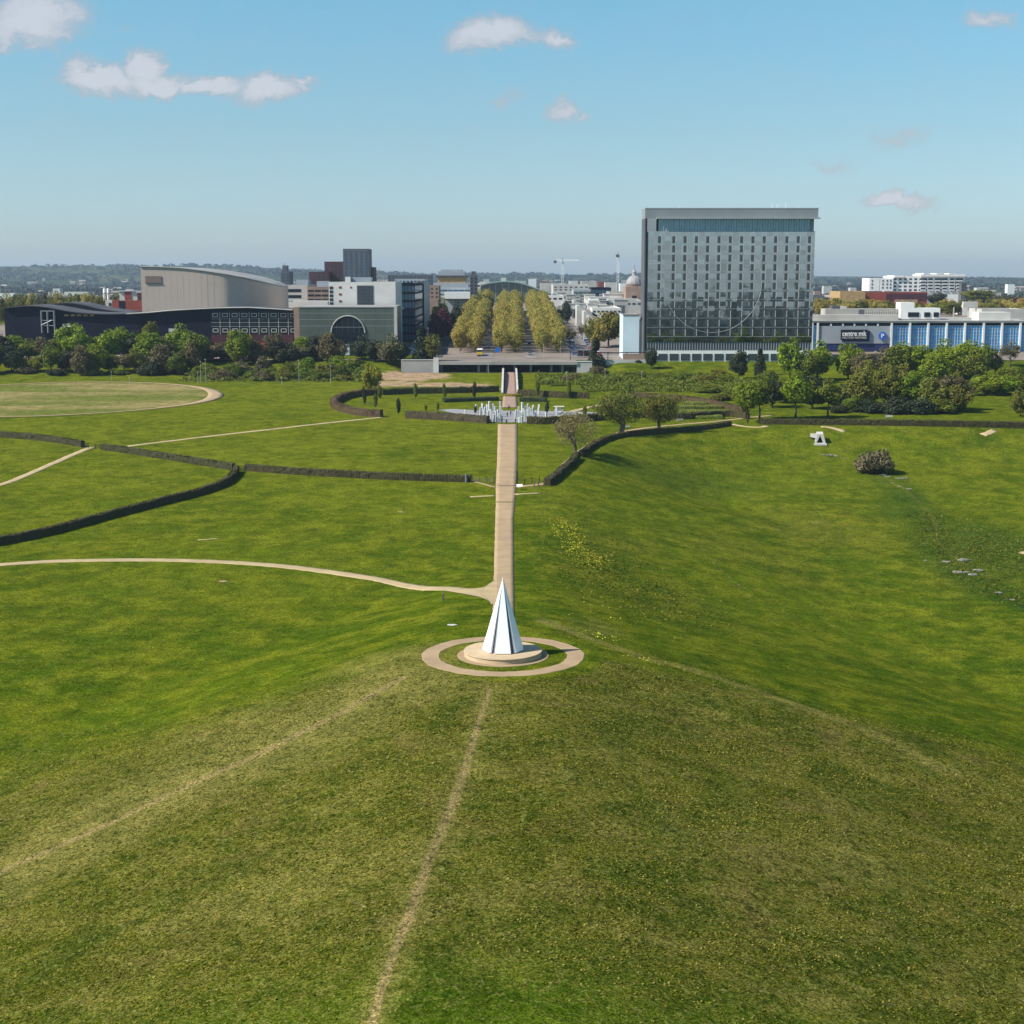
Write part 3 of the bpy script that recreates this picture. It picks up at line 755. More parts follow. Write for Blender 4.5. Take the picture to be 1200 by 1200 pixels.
# ------------------------------------------------------------------ hedges
def hedge(pts, w, h, label, matk='hedge', group=None, world=False, off=0.0, cat='hedge', wave=.045):
    P = np.array(pts, float) if world else plw(pts)
    P = resample(smooth_pl(P), .8)
    T = np.gradient(P, axis=0); T /= np.linalg.norm(T,axis=1)[:,None]; Nn = np.stack([-T[:,1],T[:,0]],-1)
    mid = P[len(P)//2]; z0 = zf(*mid); g = np.random.default_rng(int(abs(mid[0]*13+mid[1]))+5)
    prof = [(-.5,-.15),(-.5,.5),(-.46,.93),(-.3,1.0),(0,1.02),(.3,1.0),(.46,.93),(.5,.5),(.5,-.15)]
    V = []; k = len(prof)
    for p, n_ in zip(P, Nn):
        zz = zf(*p); hq = h; h = hq*(1+.07*sin(p[0]*.9+p[1]*.37)+.05*sin(p[0]*2.3-p[1]*1.7)+g.normal()*.02)
        for a, c in prof: V.append((p[0]+n_[0]*a*w+g.normal()*wave-mid[0], p[1]+n_[1]*a*w+g.normal()*wave-mid[1], zz+c*h+g.normal()*wave*.8-z0))
        h = hq
    F = [(i*k+j,(i+1)*k+j,(i+1)*k+j+1,i*k+j+1) for i in range(len(P)-1) for j in range(k-1)]
    F.append(tuple(range(k))); F.append(tuple(reversed(range((len(P)-1)*k,len(P)*k))))
    V = np.array(V); nb = len(V)
    # leaf clumps over the surface
    L = len(P)*.8; nl = int(L*60); i = g.integers(0, len(P), nl); a = g.uniform(-.5,.5,nl); side = g.integers(0,3,nl)
    cx = np.where(side==0,-.5,np.where(side==1,.5,a)); cz = np.where(side==2,1.0,g.uniform(.0,1.0,nl))
    Cc = np.stack([P[i,0]+Nn[i,0]*cx*w-mid[0], P[i,1]+Nn[i,1]*cx*w-mid[1], Z(P[i,0],P[i,1])+cz*h-z0],-1)+g.normal(size=(nl,3))*.07
    nn = np.stack([Nn[i,0]*np.sign(cx)*(side<2), Nn[i,1]*np.sign(cx)*(side<2), (side==2)*1.0],-1)+1e-3
    V2, F2 = leaf_quads(Cc, nn, .19, g)
    allF = [tuple(f) for f in F] + [tuple(f) for f in (F2+nb)]
    me = mesh_np('hedge', np.concatenate([V,V2]), allF, LF[matk], attrs={'var': np.r_[np.full(nb,.3), np.repeat(g.uniform(0,1,nl),4)]})
    o = mobj('hedge', me, None, (mid[0],mid[1],z0))
    return tag(o, label, cat, group)
hedge([(-170,508),(-90,509),(-25,511),(0,512.5),(40,515),(70,519),(97,524)], 1.3, 1.7, 'dark clipped hedge from the left edge to the first gap')
hedge([(120,527),(150,531),(200,539),(250,547),(274,551)], 1.3, 1.7, 'dark clipped hedge running between the two left hedge gaps')
hedge([(288,551),(330,555),(400,559),(460,562),(520,564),(552,564.5)], 1.3, 1.7, 'dark clipped hedge from the second gap to the central gateway')
hedge([(277,553),(274,561),(262,570),(235,580),(190,591),(140,604),(90,618),(40,631),(-20,642),(-90,655),(-170,672)], 1.4, 1.7, 'dark hedge curving down to the left edge of the meadow')
HT = 2.3
hedge([(447,488.5),(420,487),(400,482),(390,477),(394,471),(408,466),(430,463),(450,462.5)], 2.4, HT, 'brown-green hedge curling round the left end of the garden','hedge2')
hedge([(448,463),(480,461.5),(520,461),(560,460),(584,459)], 1.8, HT, 'dark hedge along the back of the garden left of the ramp')
hedge([(477,490),(500,491),(540,493.5),(572,496)], 2.2, HT, 'brown clipped hedge along the front left of the pillar plaza','hedge2')
hedge([(618,496.5),(640,497),(670,495.5),(705,492)], 2.2, HT, 'clipped hedge along the front right of the pillar plaza')
hedge([(607,464),(625,464.5),(650,466),(690,467)], 1.8, HT, 'dark hedge along the back of the garden right of the ramp','hedge')
hedge([(641,569),(649,564),(656,557),(668,547),(676,538)], 1.8, 1.7, 'low hedge beside the gateway path, nearest the fence')
hedge([(680,536),(695,524),(712,516),(730,512),(760,509),(800,506),(830,503),(855,499)], 1.6, 1.5, 'long low hedge curving right behind the budding trees')
hedge([(700,493),(730,490),(765,489),(800,492),(855,487),(876,491)], 1.6, 2.0, 'dark garden hedge behind the budding trees')
hedge([(890,497),(930,497.5),(1000,498),(1080,499),(1150,500),(1230,502)], 1.8, 1.8, 'long straight dark hedge across the right meadow','hedge')
hedge([(740,466),(780,468),(820,472),(850,478),(872,486)], 1.6, 2.0, 'brown hedge arching over the clipped garden beds','hedge2')
for i,(a,b__) in enumerate([((782,478),(852,478)),((790,483),(856,484)),((782,489),(846,490)),((800,473.5),(842,473.5))]):
    hedge([a,((a[0]+b__[0])/2,(a[1]+b__[1])/2+.5),b__], 5.0, 1.0, '%s clipped bright green bed of the right garden'%['second','third','nearest','farthest'][i], 'lawn', 'clipped beds of the right garden')
hedge([(735,474),(755,475),(775,474)], 4, .9, 'small clipped green bed right of the garden path', 'lawn', 'clipped beds of the right garden')
for i,(a,b__) in enumerate([((520,471),(583,469)),((610,470),(640,470.5))]):
    hedge([a,((a[0]+b__[0])/2,(a[1]+b__[1])/2),b__], 4.0, 1.3, 'dark low shrub bed %s of the brick path'%['left','right'][i], 'dark', 'low beds by the brick path')
hedge([(586,464.3),(598,464.8),(609,464.3)], 3.2, .9, 'yellow-green low bed at the foot of the ramp', 'yellow')

# ------------------------------------------------------------------ plaza pillars
pv = {}
def pillar_mesh(hh):
    m_ = MB(); w = .30
    m_.box(-w,w,-w,w,-.3,hh-.12); m_.add([(-w,-w,hh-.12),(w,-w,hh-.12),(w,w,hh-.12),(-w,w,hh-.12),(-w*.7,-w*.7,hh),(w*.7,-w*.7,hh),(w*.7,w*.7,hh),(-w*.7,w*.7,hh)],
        [(4,5,6,7),(0,1,5,4),(1,2,6,5),(2,3,7,6),(3,0,4,7)])
    return m_.mesh('stone_pillar', M['stone'])
rows = [('front',495.0,[(575,2.2),(578.6,3.0),(582,2.2),(585,3.4),(608.5,2.1),(612,2.6),(615,3.0),(618.3,1.9)]),
        ('second',492.0,[(572,3.6),(577.5,2.4),(581,3.6),(585.5,2.6),(588,3.8),(603,2.8),(607,3.8),(611,3.2),(614.5,3.7),(618,4.0),(623,2.6)]),
        ('third',489.0,[(567,3.0),(571,2.6),(575,3.4),(579,2.6),(584,3.0),(587,4.2),(605,3.2),(609,2.6),(613,3.6),(617.5,2.9),(621,3.6),(628,2.8),(640,2.2),(662,2.0),(679,2.2)]),
        ('fourth',486.0,[(545,2.2),(563.5,3.2),(568.5,3.0),(573.5,5.6),(580,3.4),(586,5.4),(608,3.2),(612,5.0),(616,3.4),(620,3.0),(625,3.2),(631,3.0),(652,3.0)]),
        ('rear',481.5,[(558,2.6),(565,3.2),(571,2.8),(578,2.8),(612,3.0),(619,2.8),(625,2.6),(632,2.6)])]
for rn, py, lst in rows:
    for i,(px,hh) in enumerate(lst):
        key = hh
        if key not in pv: pv[key] = pillar_mesh(hh*.85)
        g0 = G(px+random.uniform(-.4,.4), py+random.uniform(-.6,.6))
        o = mobj('stone_pillar', pv[key], None, g0); o.rotation_euler[2] = random.uniform(-.5,.5)
        tag(o, 'white stone pillar, %s from the left in the %s row of the plaza'%(nth(i), rn), 'pillar', 'white pillars of the paved plaza')

# ------------------------------------------------------------------ ramp walls
def ramp_wall(pxa, lab):
    (x0,y0),(x1,y1) = pxa; a = G(x0,y0); c = G(x1,y1)
    th = thing('ramp_wall', (a[0],a[1],a[2]), lab, 'wall', 'white walls flanking the brick ramp')
    n = 8; V=[]; 
    for i in range(n+1):
        k=i/n; x=a[0]+(c[0]-a[0])*k; y=a[1]+(c[1]-a[1])*k; zz=zf(x,y); top=max(zf(x+1.5,y),zz)+1.1+.9*math.sin(pi*min(k*1.2,1)*.6)
        for dx,z in ((-.28,zz-1),(.28,zz-1),(.28,top),(-.28,top)): V.append((x+dx-a[0],y-a[1],z-a[2]))
    F=[(i*4+j,i*4+(j+1)%4,(i+1)*4+(j+1)%4,(i+1)*4+j) for i in range(n) for j in range(4)]+[(3,2,1,0),(n*4,n*4+1,n*4+2,n*4+3)]
    mobj('wall_face', mesh_np('wall_face',V,F,M['pinkbrick']), th)
    V2=[((v[0])*1.35,v[1],v[2]) for v in V]
    W=[]
    for i in range(n+1):
        b2,b3=V[i*4+2],V[i*4+3]
        W += [(b3[0]-.12,b3[1],b3[2]),(b2[0]+.12,b2[1],b2[2]),(b2[0]+.12,b2[1],b2[2]+.25),(b3[0]-.12,b3[1],b3[2]+.25)]
    mobj('coping', mesh_np('coping',W,F,M['palec']), th)
ramp_wall(((588.5,464),(589.8,434)), 'pale wall along the left side of the brick ramp')
ramp_wall(((606.5,464),(604.6,434)), 'pale wall along the right side of the brick ramp')

# ------------------------------------------------------------------ people
def skin_body(name, J, E, rad, mat):
    me = bpy.data.meshes.new(name); me.from_pydata(J, E, []); me.materials.append(mat)
    o = bpy.data.objects.new(name, me); 
    o.modifiers.new('skin','SKIN')
    for i, r_ in enumerate(rad): me.skin_vertices[0].data[i].radius = (r_, r_)
    me.skin_vertices[0].data[0].use_root = True
    s = o.modifiers.new('sub','SUBSURF'); s.levels = 1; s.render_levels = 1
    return o
def person_mat(name, top, legs):
    m, nt, b = nmat(name); tc = nt.nodes.new('ShaderNodeTexCoord').outputs['Object']; sp = nt.nodes.new('ShaderNodeSeparateXYZ'); L_(nt, tc, sp.inputs[0])
    c = mixc(nt, mth(nt,'GREATER_THAN', sp.outputs[2], .92), legs, top); c = mixc(nt, mth(nt,'GREATER_THAN', sp.outputs[2], 1.49), c, (.45,.27,.19))
    L_(nt, c, b.inputs['Base Color']); b.inputs['Roughness'].default_value=.85; return m
def person(loc, rz, top, legs, label, stride=.22, hair=(.03,.02,.015), scale=1.0):
    J = [(0,0,.95),(0,0,1.15),(0,.01,1.38),(0,.01,1.50),(0,-.01,1.60),(0,-.01,1.72),
         (-.19,0,1.40),(-.24,.05*stride*4,1.12),(-.23,-.08-stride*.3,.88),(-.23,-.10-stride*.3,.80),
         (.19,0,1.40),(.24,-.05*stride*4,1.12),(.23,.06+stride*.3,.88),(.23,.08+stride*.3,.80),
         (-.10,0,.88),(-.11,stride*.5,.50),(-.11,stride*.9,.10),(-.11,stride*.9-.18,.04),
         (.10,0,.88),(.11,-stride*.6,.50),(.11,-stride*.7,.10),(.11,-stride*.7-.18,.04)]
    E = [(0,1),(1,2),(2,3),(3,4),(4,5),(2,6),(6,7),(7,8),(8,9),(2,10),(10,11),(11,12),(12,13),(0,14),(14,15),(15,16),(16,17),(0,18),(18,19),(19,20),(20,21)]
    rad = [.16,.15,.17,.06,.095,.085,.075,.055,.04,.035,.075,.055,.04,.035,.095,.07,.045,.04,.095,.07,.045,.04]
    mt = person_mat('clothes', top, legs)
    o = skin_body('person', J, E, rad, mt); o.location = loc; o.rotation_euler[2] = rz; o.scale=(scale,)*3; link(o)
    tag(o, label, 'person')
    h = MB(); h.lathe([(.098,1.62),(.115,1.70),(.10,1.79),(.05,1.83)], 10, (0,.015,0)); hm = surf('hair', hair, .8); h.build('hair', hm, o, smooth=True)
    return o
ppl = [((588,497),3.1,(.02,.02,.03),(.02,.02,.03),'person in dark clothes at the left end of the path into the plaza'),
       ((593.6,497.5),0,(.015,.015,.02),(.02,.02,.025),'person in black standing in the middle where the path meets the plaza'),
       ((604.2,496.5),2.8,(.03,.03,.06),(.02,.02,.03),'person in dark blue at the right end of the path into the plaza'),
       ((594.5,489.5),.4,(.02,.02,.025),(.03,.03,.04),'person in black among the pillars behind the path end'),
       ((598.5,487.5),-.6,(.03,.02,.02),(.02,.02,.02),'person in a dark jacket right of the pillar walkers'),
       ((650,483.5),.5,(.02,.02,.02),(.02,.02,.02),'person in black beside the white kiosk cart'),
       ((656.5,482.5),2,(.25,.20,.18),(.03,.03,.04),'person in a light top behind the white kiosk cart'),
       ((596.5,481),.2,(.12,.03,.03),(.02,.02,.03),'person in a dark red top at the back of the plaza')]
for (p,rz,tp,lg,lb) in ppl:
    q = G(*p); person((q[0],q[1],q[2]+.10), rz, tp, lg, lb)
q = G(655,484.5); kk = thing('kiosk_cart', (q[0],q[1],q[2]+.1), 'white kiosk cart with a counter in the plaza', 'cart')
bx('cabinet', kk, -1.5,1.5,-.6,.6,.35,1.25, M['white'], (0,0,-0.0001)); bx('counter', kk, -1.7,1.7,-.75,.75,1.25,1.35, M['palec'], (0,0,-.0001))
for sx in (-1.1,1.1):
    mm=MB(); mm.tube([(sx,-.66,.3),(sx,-.72,.3)],.3,14); mm.build('wheel',M['tyre'],kk)
for sx in (-1.4,1.4): bx('post', kk, sx-.04,sx+.04,-.55,-.47,1.35,2.3, M['steel'], (0,0,-.0001))
bx('awning', kk, -1.8,1.8,-1.0,.9,2.3,2.42, M['white'], (0,0,-.0001))

# ------------------------------------------------------------------ gateway: fences, gates, posts, sign, bollard
def fence_run(pa, pb, h, label, name='timber_fence', spacing_=1.6):
    a, c = np.array(G(*pa)[:2]), np.array(G(*pb)[:2]); L = np.linalg.norm(c-a); n = max(2,int(L/spacing_)+1)
    th = thing(name, (a[0],a[1],zf(*a)), label, 'fence'); z0 = zf(*a)
    pts=[]
    for i in range(n):
        p = a+(c-a)*i/(n-1); zz=zf(*p)-z0; pts.append((p[0]-a[0],p[1]-a[1],zz))
        hh = h*(1.35 if i in (0,n-1) or i==n//2 else 1.0)
        m_=MB(); m_.box(-.08,.08,-.08,.08,-.4,hh); m_.build('post', M['black'], th, pts[-1])
    for k in (.35,.65,.95):
        m_=MB(); m_.tube([(p[0],p[1]-.1,p[2]+h*k) for p in pts],.045,5); m_.build('rail', M['black'], th)
fence_run((554,565),(579,567),1.3,'dark post and rail fence left of the straight path')
fence_run((606,567.5),(632,566),1.3,'dark post and rail fence right of the straight path')
def post(px,py,h,r,mat,label,name='bollard',cap=True,cat='bollard',group=None,tilt=0):
    q=G(px,py); th=thing(name,q,label,cat,group); m_=MB(); m_.box(-r,r,-r,r,-.4,h); m_.build('shaft',M[mat],th)
    if cap: m_=MB(); m_.lathe([(r*1.5,h),(r*1.55,h+.05),(r*.5,h+.14)],8); m_.build('cap',M[mat],th)
    return th
post(519.5,704,1.15,.17,'wood','short square bollard beside the curving path near the junction')
q=G(521.3,704); m_=MB()
post(545.6,565.5,2.0,.14,'steel','pale steel post at the right end of the left hedge',name='gate_post',cat='post')
post(579.6,568,3.6,.10,'wood','tall thin post at the left edge of the straight path',name='gate_post',cat='post')
post(606.6,568,3.4,.10,'black','tall thin post at the right edge of the straight path',name='gate_post',cat='post')
post(473,600,1.5,.10,'wood','thin post standing alone in the left meadow',name='marker_post',cat='post')
post(626,571,1.5,.14,'wood','left timber gate post by the curving path',name='gate_post',cat='post')
post(631,571,1.5,.14,'wood','middle timber gate post by the curving path',name='gate_post',cat='post')
post(637.5,570,1.7,.16,'wood','brown timber gate post at the end of the low hedge',name='gate_post',cat='post')
q=G(608.8,574); th=thing('information_board',q,'slanted white information board right of the gateway','sign')
for sx in (-.45,.45): m_=MB(); m_.tube([(sx,0,-.3),(sx,0,.95)],.05,6); m_.build('leg',M['black'],th)
m_=MB(); m_.add([(-.75,-.45,.9),(.75,-.45,.9),(.75,.40,1.35),(-.75,.40,1.35),(-.75,-.43,.84),(.75,-.43,.84),(.75,.42,1.29),(-.75,.42,1.29)],[(0,1,2,3),(7,6,5,4),(0,4,5,1),(1,5,6,2),(2,6,7,3),(3,7,4,0)]); m_.build('panel',M['white'],th)
# cattle bar across the path
q0=G(583,569.5); q1=G(604,569.5); th=thing('drain_channel',(q0[0],q0[1],q0[2]),'dark drain grating across the straight path at the gateway','drain')
m_=MB(); m_.box(0,q1[0]-q0[0],-.35,.35,-.05,.10); m_.build('channel',M['barkpale'],th)
for i in range(12): x=(i+.5)*(q1[0]-q0[0])/12; m_=MB(); m_.box(x-.04,x+.04,-.34,.34,.10,.14); m_.build('bar',M['black'],th)
# kissing gates in the hedge gaps
def gate(px,py,label,w=1.8,mat='black'):
    q=G(px,py); th=thing('field_gate',q,label,'gate')
    for sx in (-w/2,w/2): m_=MB(); m_.box(sx-.08,sx+.08,-.08,.08,-.3,1.7); m_.build('post',M[mat],th)
    for k in range(5): z=.3+.27*k; m_=MB(); m_.box(-w/2+.08,w/2-.08,-.03,.03,z,z+.09); m_.build('rail',M[mat],th)
gate(100,525.5,'dark gate in the first left hedge gap'); gate(116,526.5,'dark gate beside the first hedge gap, right of the other one',2.2); gate(283,553,'dark gate in the second hedge gap where the curved hedge begins',2.4)

# ------------------------------------------------------------------ concrete portal with triangular mouth
q=G(961,520); D=q[1]; z0=q[2]; sc=D/FPX
th=thing('concrete_portal',q,'white concrete portal with a dark triangular opening below the right hedge','portal',None,rz=-.12)
W=6.4*sc; H=11.4*sc
V=[(-W*1.0,0,-.5),(W*1.15,0,-.5),(W*.55,0,H),(-W*.55,0,H)]; Vb=[(v[0],v[1]+3.5,v[2]+(0.4 if v[2]>0 else 0)) for v in V]
m_=MB()
tri=[(-W*.62,0,.25),(W*.55,0,.25),(-W*.02,0,H*.88)]
# front ring between outline and opening
m_.add(V+tri,[(0,1,5,4),(1,2,6,5),(2,3,6),(3,0,4,6)])
m_.add(V+Vb,[(1,0,4,5),(2,1,5,6),(3,2,6,7),(0,3,7,4)])
tb=[(t_[0],2.6,t_[2]) for t_ in tri]; m_.add(tri+tb,[(0,1,4,3),(1,2,5,4),(2,0,3,5)])
m_.build('surround',M['palec'],th)
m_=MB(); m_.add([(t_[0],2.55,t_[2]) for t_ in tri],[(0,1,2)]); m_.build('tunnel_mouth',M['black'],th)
m_=MB(); m_.box(-W*1.15,W*1.2,-1.6,0,-.4,.12); m_.build('apron',M['palec'],th)
m_=MB(); m_.add([(-W*.56,.2,H*.99),(-W*1.7,3,H*.92),(-W*1.6,4.5,H*.92),(-W*.5,3.4,H*.95)]+[(-W*.56,.2,H*.5),(-W*1.7,3,H*.6),(-W*1.6,4.5,H*.6),(-W*.5,3.4,H*.5)],[(0,3,2,1),(0,1,5,4),(1,2,6,5),(2,3,7,6),(3,0,4,7)]); m_.build('wing_wall',M['concrete'],th)
# ------------------------------------------------------------------ stones by the stream line
st=[(964,533,.8),(972,534,1.3),(980,534.5,.9),(990,537,.7),(1012,545,.7),(1035,557,1.2),(1040,559,.9),(1052,561,1.0),(1060,561,1.2),(1046,566,.5),(1055,570,.8),(1065,573,.9),(1085,657,.6),(1108,659,1.1),(1130,657,1.6),(1122,671,1.3),(1133,671,.9),(1140,674,1.2),(1146,669,1.3),(1170,695,.9),(1186,703,.7)]
rk=[]
for s in range(3):
    g=np.random.default_rng(s+40); m_=MB(); m_.lathe([(.75,-.3),(1,.05),(.9,.28),(.45,.40)],9); 
    V=np.array(m_.v); V+=g.normal(size=V.shape)*.09; rk.append(mesh_np('boulder',V,m_.f,M['rock']))
for i,(px,py,s) in enumerate(st):
    q=G(px,py); o=mobj('boulder',random.choice(rk),None,q); o.scale=(s*.95,s*.55,s*.7); o.rotation_euler[2]=random.uniform(-.3,.3)
    tag(o,'pale grey stone, %s from the top of the line of stones down the right hollow'%nth(i),'stone','stones along the right hollow')
# benches
for (px,py,lb,rz) in ((1042,490,'pale bench under the big right trees behind the long hedge',0),(797,494,'pale bench in the garden right of the budding trees',.3),(734,502,'grey picnic table beside the curving hedge',.2)):
    q=G(px,py); th=thing('park_bench',(q[0],q[1],q[2]),lb,'bench',None,rz)
    bx('seat',th,-1.2,1.2,-.25,.25,.42,.50,M['palec'],(0,0,-1e-4)); bx('backrest',th,-1.2,1.2,.24,.32,.55,1.0,M['palec'],(0,0,-1e-4))
    for sx in (-1,1):
        for sy in (-.2,.2): bx('leg',th,sx-.05,sx+.05,sy-.05,sy+.05,-.1,.42,M['steel'],(0,0,-1e-4))
# ------------------------------------------------------------------ single trees
def tree_px(px, pyb, pyt, kind, matk, wpx, label, cat='tree', D=None, group=None, name=None, seed=None):
    q = gd(px, D) if D else G(px, pyb)
    d = q[1]; h = (zat(pyt, d)-q[2])
    base_w = {'round':8.2,'clear':8.2,'wide':10.7,'low':10.2,'tall':6.3,'cone':5.2,'column':5.0,'shrub':13,'plane':7.8,'open':9.2}[kind]
    s = h/10.0; w = (wpx/FPX*(d+8))/(base_w*s)
    nm = name or {'shrub':'shrub','cone':'conifer'}.get(kind,'tree')
    return plant(nm, q, kind, matk, h, w, label, cat, group, seed)
# bare budding trees: real branching
def branchy(name, seed, h, w, leaf, nleaf, lsize):
    rd=random.Random(seed); g=np.random.default_rng(seed); m_=MB(); tips=[]
    def grow(p,d,L,r,dep):
        n=3; pts=[p]; dd=np.array(d,float)
        for i in range(n):
            dd=dd+np.array([rd.uniform(-.18,.18),rd.uniform(-.18,.18),rd.uniform(-.02,.12)]); dd/=np.linalg.norm(dd); pts.append(pts[-1]+dd*L/n)
        m_.tube(pts,[r*(1-.14*i) for i in range(n+1)],5 if dep<2 else 3,caps=False)
        if dep>=4: tips.extend(pts[1:]); return
        if dep==3: tips.extend(pts[1:])
        for i in range(4 if dep<2 else 3):
            a=rd.uniform(0,2*pi); sp=rd.uniform(.45,.95) if dep else rd.uniform(.5,1.0)
            nd=dd*cos(sp)+np.array([cos(a),sin(a),rd.uniform(-.1,.35)])*sin(sp); nd/=np.linalg.norm(nd)
            grow(pts[-1] if i<2 else pts[-2],nd,L*rd.uniform(.62,.80),r*.55,dep+1)
    grow(np.array([0,0,-.3]),(0,0,1),h*.16,h*.022,0)
    V=np.array(m_.v); k=h/V[:,2].max(); wx=np.percentile(np.abs(V[:,:2]),99); V*= [w/2/wx,w/2/wx,k]; tips=np.array(tips)*[w/2/wx,w/2/wx,k]
    tme=mesh_np('trunk',V,m_.f,M['barkpale'])
    k_=nleaf//2
    C=tips[g.integers(0,len(tips),nleaf)]+g.normal(size=(nleaf,3))*.5; d_=g.normal(size=(k_,3)); d_/=np.linalg.norm(d_,axis=1)[:,None]; C[:k_]=d_*(g.uniform(.3,1,(k_,1))**.5)*[w/2,w/2,h*.38]+[0,0,h*.60]; Nn=g.normal(size=(nleaf,3))+[0,0,.5]; Nn/=np.linalg.norm(Nn,axis=1)[:,None]
    V2,F2=leaf_quads(C,Nn,lsize,g); cme=mesh_np('crown',V2,F2,LF[leaf],attrs={'var':np.repeat(g.uniform(0,1,nleaf),4)})
    return tme,cme
def bare_tree(px,pyb,pyt,wpx,leaf,nleaf,lsize,label,seed):
    q=G(px,pyb); h=zat(pyt,q[1])-q[2]; w=wpx/FPX*q[1]
    t,c=branchy('t',seed,h,w,leaf,nleaf,lsize); th=thing('budding_tree',q,label,'tree'); mobj('trunk',t,th); mobj('crown',c,th)
bare_tree(675,536,483,54,'twig',7000,.17,'almost bare budding tree beside the curving path near the gateway',3)
bare_tree(728,509.5,458,58,'olive',9000,.22,'olive budding tree behind the curving hedge, left of its twin',5)
bare_tree(773,506,461,44,'olive',9000,.22,'yellow-green budding tree behind the curving hedge, right of its twin',8)
tree_px(1027,555,513,'shrub','twigdark',50,'rounded twiggy bush standing alone in the right hollow',seed=2,name='bush',cat='bush')
tree_px(716,500,459,'round','yellow',32,'bright yellow-green tree behind the olive budding tree',seed=1,D=gd(716,515)[1])
tree_px(435,462,424,'round','yellow',27,'bright yellow-green round tree at the left end of the garden hedge',seed=2)
tree_px(1196,488,452,'low','olive',30,'brown-green bush at the right edge behind the long hedge',seed=2,name='bush',cat='bush')
# columnar yews in the garden
ye=[(427,475,453),(440,477,460),(445,467,450),(467,486,466),(487,467,449),(521,467,449),(556,467,447),(499,481,474),(513,481,471),(557,484,475),(630,466,444),(667,467,444),(641,486,470),(685,488,474),(737,468,449),(743,478,459),(755,487,468)]
for i,(px,b0,t0) in enumerate(ye):
    tree_px(px,b0,t0,'column','mid' if i%3 else 'dark',6.5 if b0-t0>12 else 4.5,'small columnar evergreen, %s from the left in the garden'%nth(sorted(p[0] for p in ye).index(px)),group='columnar evergreens of the garden',name='columnar_evergreen')

# ------------------------------------------------------------------ left wood below the dark gallery
rnd=random.Random(5)
def band(name_lab, items, group):
    items=sorted(items,key=lambda t:t[0])
    look={'bright':'bright green','mid':'mid green','olive':'olive','brown':'brown budding','yellow':'yellow-green','dark':'dark','purple':'purple','ochre':'ochre'}
    cnt={}
    for it in items:
        px,pyb,pyt,kind,mk,wpx,D=it
        word={'shrub':'shrub','cone':'conifer'}.get(kind,'tree'); k=(look[mk],word); i=cnt.get(k,0); cnt[k]=i+1
        tree_px(px,pyb,pyt,kind,mk,wpx,'%s %s, %s such from the left %s'%(look[mk],word,nth(i),name_lab),cat=word if word!='conifer' else 'tree',D=D,group=group)
front=[]
for px,t0,k,mk,w in [(-8,398,'round','mid',34),(14,404,'wide','dark',34),(22,412,'low','olive',30),(42,417,'round','yellow',25),(60,402,'wide','mid',36),(78,408,'low','dark',34),(97,403,'low','brown',32),(114,402,'round','bright',30),(128,413,'low','mid',30),
    (146,413,'open','brown',28),(158,408,'low','olive',32),(176,416,'shrub','dark',32),(190,402,'low','brown',38),(208,412,'low','mid',34),(224,400,'low','brown',30),(30,424,'shrub','brown',26),(66,428,'shrub','dark',30),(108,426,'shrub','olive',32),(138,430,'shrub','mid',30),(170,430,'shrub','brown',34),(206,426,'shrub','mid',40),(230,430,'shrub','mid',34)]:
    front.append((px,0,t0,k,mk,w,rnd.uniform(668,680)))
for i in range(14):
    front.append((-26-i*17,0,402+rnd.uniform(-4,14),rnd.choice(['low','wide','round']),rnd.choice(['mid','olive','bright','dark','brown']),rnd.uniform(30,38),rnd.uniform(668,682)))
band('in the front line of the left wood',front,'trees in the front line of the left wood')
mid=[]
for px,t0,k,mk,w in [(2,388,'round','dark',34),(18,392,'round','bright',36),(34,396,'wide','mid',36),(52,392,'open','brown',34),(64,398,'round','bright',34),(84,378,'round','bright',40),(94,384,'round','bright',40),(112,392,'open','brown',36),(128,384,'round','bright',40),(145,380,'wide','bright',44),(160,388,'round','dark',34),
    (178,376,'tall','olive',26),(176,388,'round','bright',38),(192,394,'low','brown',34),(212,380,'round','bright',42),(228,386,'round','mid',34),(240,400,'low','brown',44),(258,400,'low','brown',42),(280,386,'round','bright',34),(276,402,'low','dark',40),(300,398,'low','brown',36),(322,388,'open','brown',34),(326,394,'low','dark',36),
    (340,402,'low','dark',36),(356,394,'round','bright',36),(352,404,'low','brown',34),(372,392,'low','dark',34),(388,388,'low','brown',36),(402,400,'open','brown',24),(424,392,'low','dark',36),(440,396,'low','dark',30),(458,391,'low','brown',38),(470,400,'low','dark',26),(452,402,'tall','dark',22),(494,384,'cone','dark',30),(502,392,'low','dark',20),(508,388,'open','olive',26)]:
    mid.append((px,0,t0,k,mk,w,rnd.uniform(694,712)))
for i in range(12):
    mid.append((-22-i*20,0,386+rnd.uniform(-5,12),rnd.choice(['low','wide','round']),rnd.choice(['mid','olive','bright','dark']),rnd.uniform(34,42),rnd.uniform(694,712)))
band('in the rear line of the left wood',mid,'trees in the rear line of the left wood')
low=[]
for i in range(40):
    px=232+i*5.6+rnd.uniform(-3,3); t=i/40
    mk=rnd.choice(['brown','mid','olive','mid','brown','bright','mid']) if px<330 else rnd.choice(['mid','mid','bright','olive'])
    rowd=rnd.choice([652,662,672]); base=440
    low.append((px,0,{652:431,662:421,672:411}[rowd]+rnd.uniform(-3,3)+ (3 if px>400 else 0),'shrub',mk,rnd.uniform(20,32),rowd+rnd.uniform(-3,3)))
low=[l for l in low if l[0]<438]
band('on the bank below the green gallery',low,'shrubs on the bank below the green gallery')
